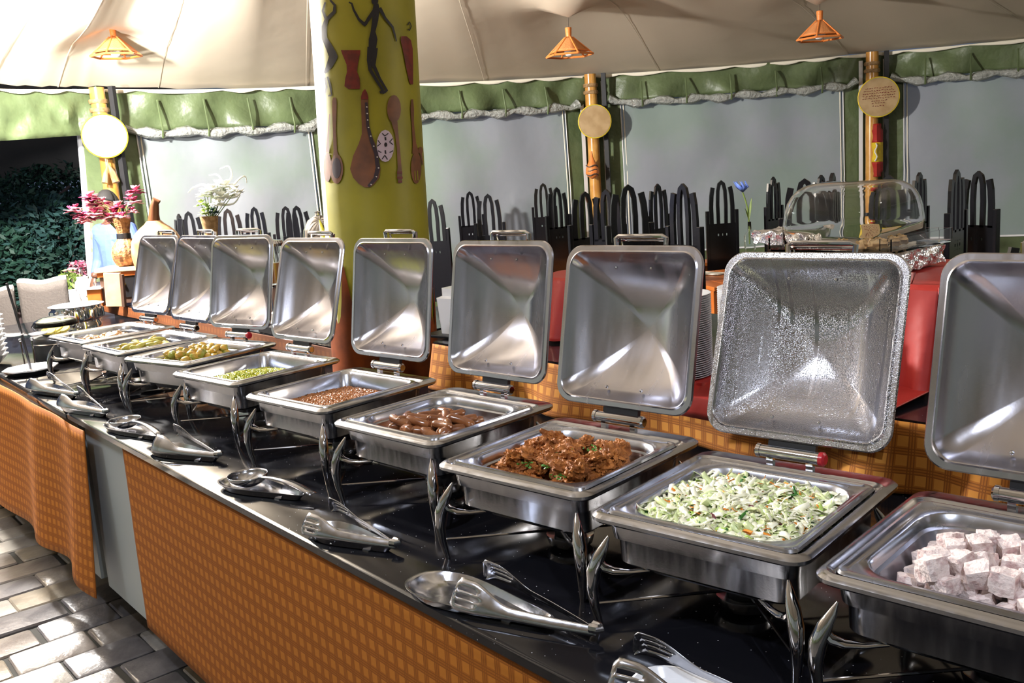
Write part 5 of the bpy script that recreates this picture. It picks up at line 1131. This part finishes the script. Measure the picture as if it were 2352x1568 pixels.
# ------------------------------------------------------------------ outside at left
def leafy(name, c, r, n_, mt, label, seed, ls=.08, cat='bush', group=None):
    rr = random.Random(seed); m = MB(); t = thing(name, label, cat, (c[0], c[1], 0), group=group)
    for i in range(n_):
        d = Vector((rr.gauss(0, 1), rr.gauss(0, 1), rr.gauss(0, 1))).normalized(); k = rr.uniform(.6, 1)*(1+.3*nz(d, 2.5, seed)); p = Vector((d.x*r[0]*k, d.y*r[1]*k, max(.05, c[2]+d.z*r[2]*k)))
        a = Vector((rr.gauss(0, 1), rr.gauss(0, 1), rr.gauss(0, .7))).normalized()*ls*rr.uniform(.6, 1.3); b2 = a.cross(Vector((rr.gauss(0, 1), rr.gauss(0, 1), rr.gauss(0, 1)))).normalized()*ls*.4
        m.add([p-a, p+b2, p+a, p-b2], [(0, 1, 2, 3)], 0 if rr.random() < .8 else 1)
    m.build('foliage', mt, t, smooth=False)
    MB().tube([(0, 0, 0), (.05, .03, c[2]*.6), (.0, .1, c[2])], [.05, .04, .02], 6).build('stem', 'bark', t)
    for k in range(4): MB().tube([(0.02, 0, c[2]*.4), (r[0]*.5*math.cos(k*1.7), r[1]*.5*math.sin(k*1.7), c[2]+r[2]*.3)], [.02, .008], 5).build('branch', 'bark', t)
    return t
MB_o = MB().box((-16, 0, -.08), (14, 26, .06)).build('ground_outside', 'dark_soil', smooth=False); tag(MB_o, kind='structure')
for i, (px, py, d, r, lab, mt) in enumerate(((110, 480, 14.5, (1.1, 1.0, .75), 'dark rounded bush high behind the slipcovered chairs', ['foliage', 'foliage_pale']), (0, 500, 15.5, (1.0, 1.2, .9), 'dark bush at the left edge of the opening', ['foliage', 'foliage']), (120, 575, 11.2, (.75, .7, .65), 'spiky bluish green shrub in the middle of the opening', ['foliage_pale', 'foliage']),
        (20, 610, 10.8, (.7, .6, .5), 'low green shrub at the lower left of the opening', ['foliage', 'foliage_pale']), (170, 560, 12.2, (.55, .6, .7), 'green shrub next to the white rope edge', ['foliage', 'foliage_pale']), (75, 545, 13, (.8, .8, .6), 'dark shrub between the tree trunk and the hedge', ['foliage', 'foliage']))):
    p = ond(px, py, d); leafy('bush', p, r, 3800, mt, lab, 30+i, ls=.055, group='night bushes outside the tent')
p = ond(-10, 560, 12.5); t = thing('tree_trunk', 'leaning greyish tree trunk among the bushes at far left', 'tree', (p.x, p.y, 0)); MB().tube([(0, .2, 0), (0, .12, .7), (0, 0, 1.3), (-.1, -.2, 2.2), (-.1, -.3, 3.2)], [.14, .11, .09, .07, .05], 10).build('trunk', 'bark', t); MB().tube([(0, .05, 1.1), (.1, .6, 1.6), (.1, 1.0, 1.9)], [.05, .035, .02], 8).build('branch', 'bark', t)
# dark eave of the neighbouring roof
q0 = ond(-150, 428, 15); q1 = ond(215, 412, 15); 
m = MB(); up = Vector((0, 0, 1)); back = Vector((1, 0, 0))
m.loft([[q0, q1], [q0+Vector((5.0, 0, 1.25)), q1+Vector((5.0, 0, 1.25))], [q0+Vector((5.0, 0, 1.4)), q1+Vector((5.0, 0, 1.4))], [q0+Vector((-.1, 0, .15)), q1+Vector((-.1, 0, .15))]])
o = m.build('trim_1', 'outer_roof', smooth=False, solid=.02); tag(o, kind='structure')
MB().box(((q0.x+q1.x)/2-.6, (q0.y+q1.y)/2, q0.z/2-.2), (.1, 9, q0.z-.4)).build('trim_2', 'outer_roof', smooth=False)['kind'] = 'structure'
# slipcovered chairs, jars, small plants near the opening
def slip(px, py, d, wpx, label, rot):
    p = ond(px, py, d); t = thing('slipcovered_chair', label, 'chair', (p.x, p.y, 0), math.atan2(_r0.y, _r0.x)+rot, group='slipcovered chairs by the opening'); w_ = wpx/F*d/2; h = p.z
    def bk(u, v): return ((u-.5)*2*w_*(1-.03*v), -.03*math.cos((u-.5)*PI)-.02*v, h-(.012*math.cos((u-.5)*7))-v*(h-.42))
    MB().grid(bk, 12, 10).build('back_cover', 'grey_slipcover', t, solid=.07)
    MB().tube([(x*2*w_-w_, -.03*math.cos((x-.5)*PI), h-.012*math.cos((x-.5)*7)+.005) for x in [k/10 for k in range(11)]], .035, 7, flat=.8).build('top_fold', 'white_piping', t)
    MB().box((0, .25, .40), (w_*2, .5, .12)).build('seat_cover', 'grey_slipcover', t, bevel=.02)
    for sx in (-1, 1):
        for yy in (.02, .45): MB().box((sx*w_*.85, yy, .17), (.04, .04, .34)).build('leg', 'dark_wood', t, smooth=False)
slip(99, 648, 7.7, 104, 'grey slipcovered chair with a white folded top, right one', .1); slip(-8, 668, 8.1, 80, 'grey slipcovered chair cut off by the left edge', -.05)
for px, y0, y1, wpx, d, lab in ((198, 634, 690, 42, 8.6, 'tall cream glazed jar beside the white rope edge'), (170, 664, 705, 36, 8.3, 'short cream glazed jar behind the tureen')):
    p = ond(px, y1, d); zt = ond(px, y0, d).z; r = wpx/F*d/2; t = thing('glazed_jar', lab, 'jar', (p.x, p.y, 0), group='cream glazed jars')
    zb = p.z
    MB().lathe([(r*.6, zb-.2), (r*.9, zb-.08), (r, zb+(zt-zb)*.4), (r*.85, zb+(zt-zb)*.8), (r*.6, zt-.02), (r*.65, zt), (r*.55, zt), (r*.4, zt-.04)], 20).build('jar_body', 'napkin', t); MB().lathe([(r*.9, 0), (r*.9, zb-.19), (0, zb-.19)], 16).build('jar_plinth', 'dark_wood', t)
p = ond(163, 648, 9.2); leafy('small_plant', p, (.13, .13, .12), 260, ['stem', 'green_petal'], 'small bright green plant next to the cream jars', 70, ls=.035, cat='plant')
p = ond(183, 618, 9.4); leafy('small_plant', p, (.13, .13, .09), 160, ['pink_petal', 'maroon_petal'], 'small plant with purplish blossoms beside the rope edge', 71, ls=.03, cat='plant')
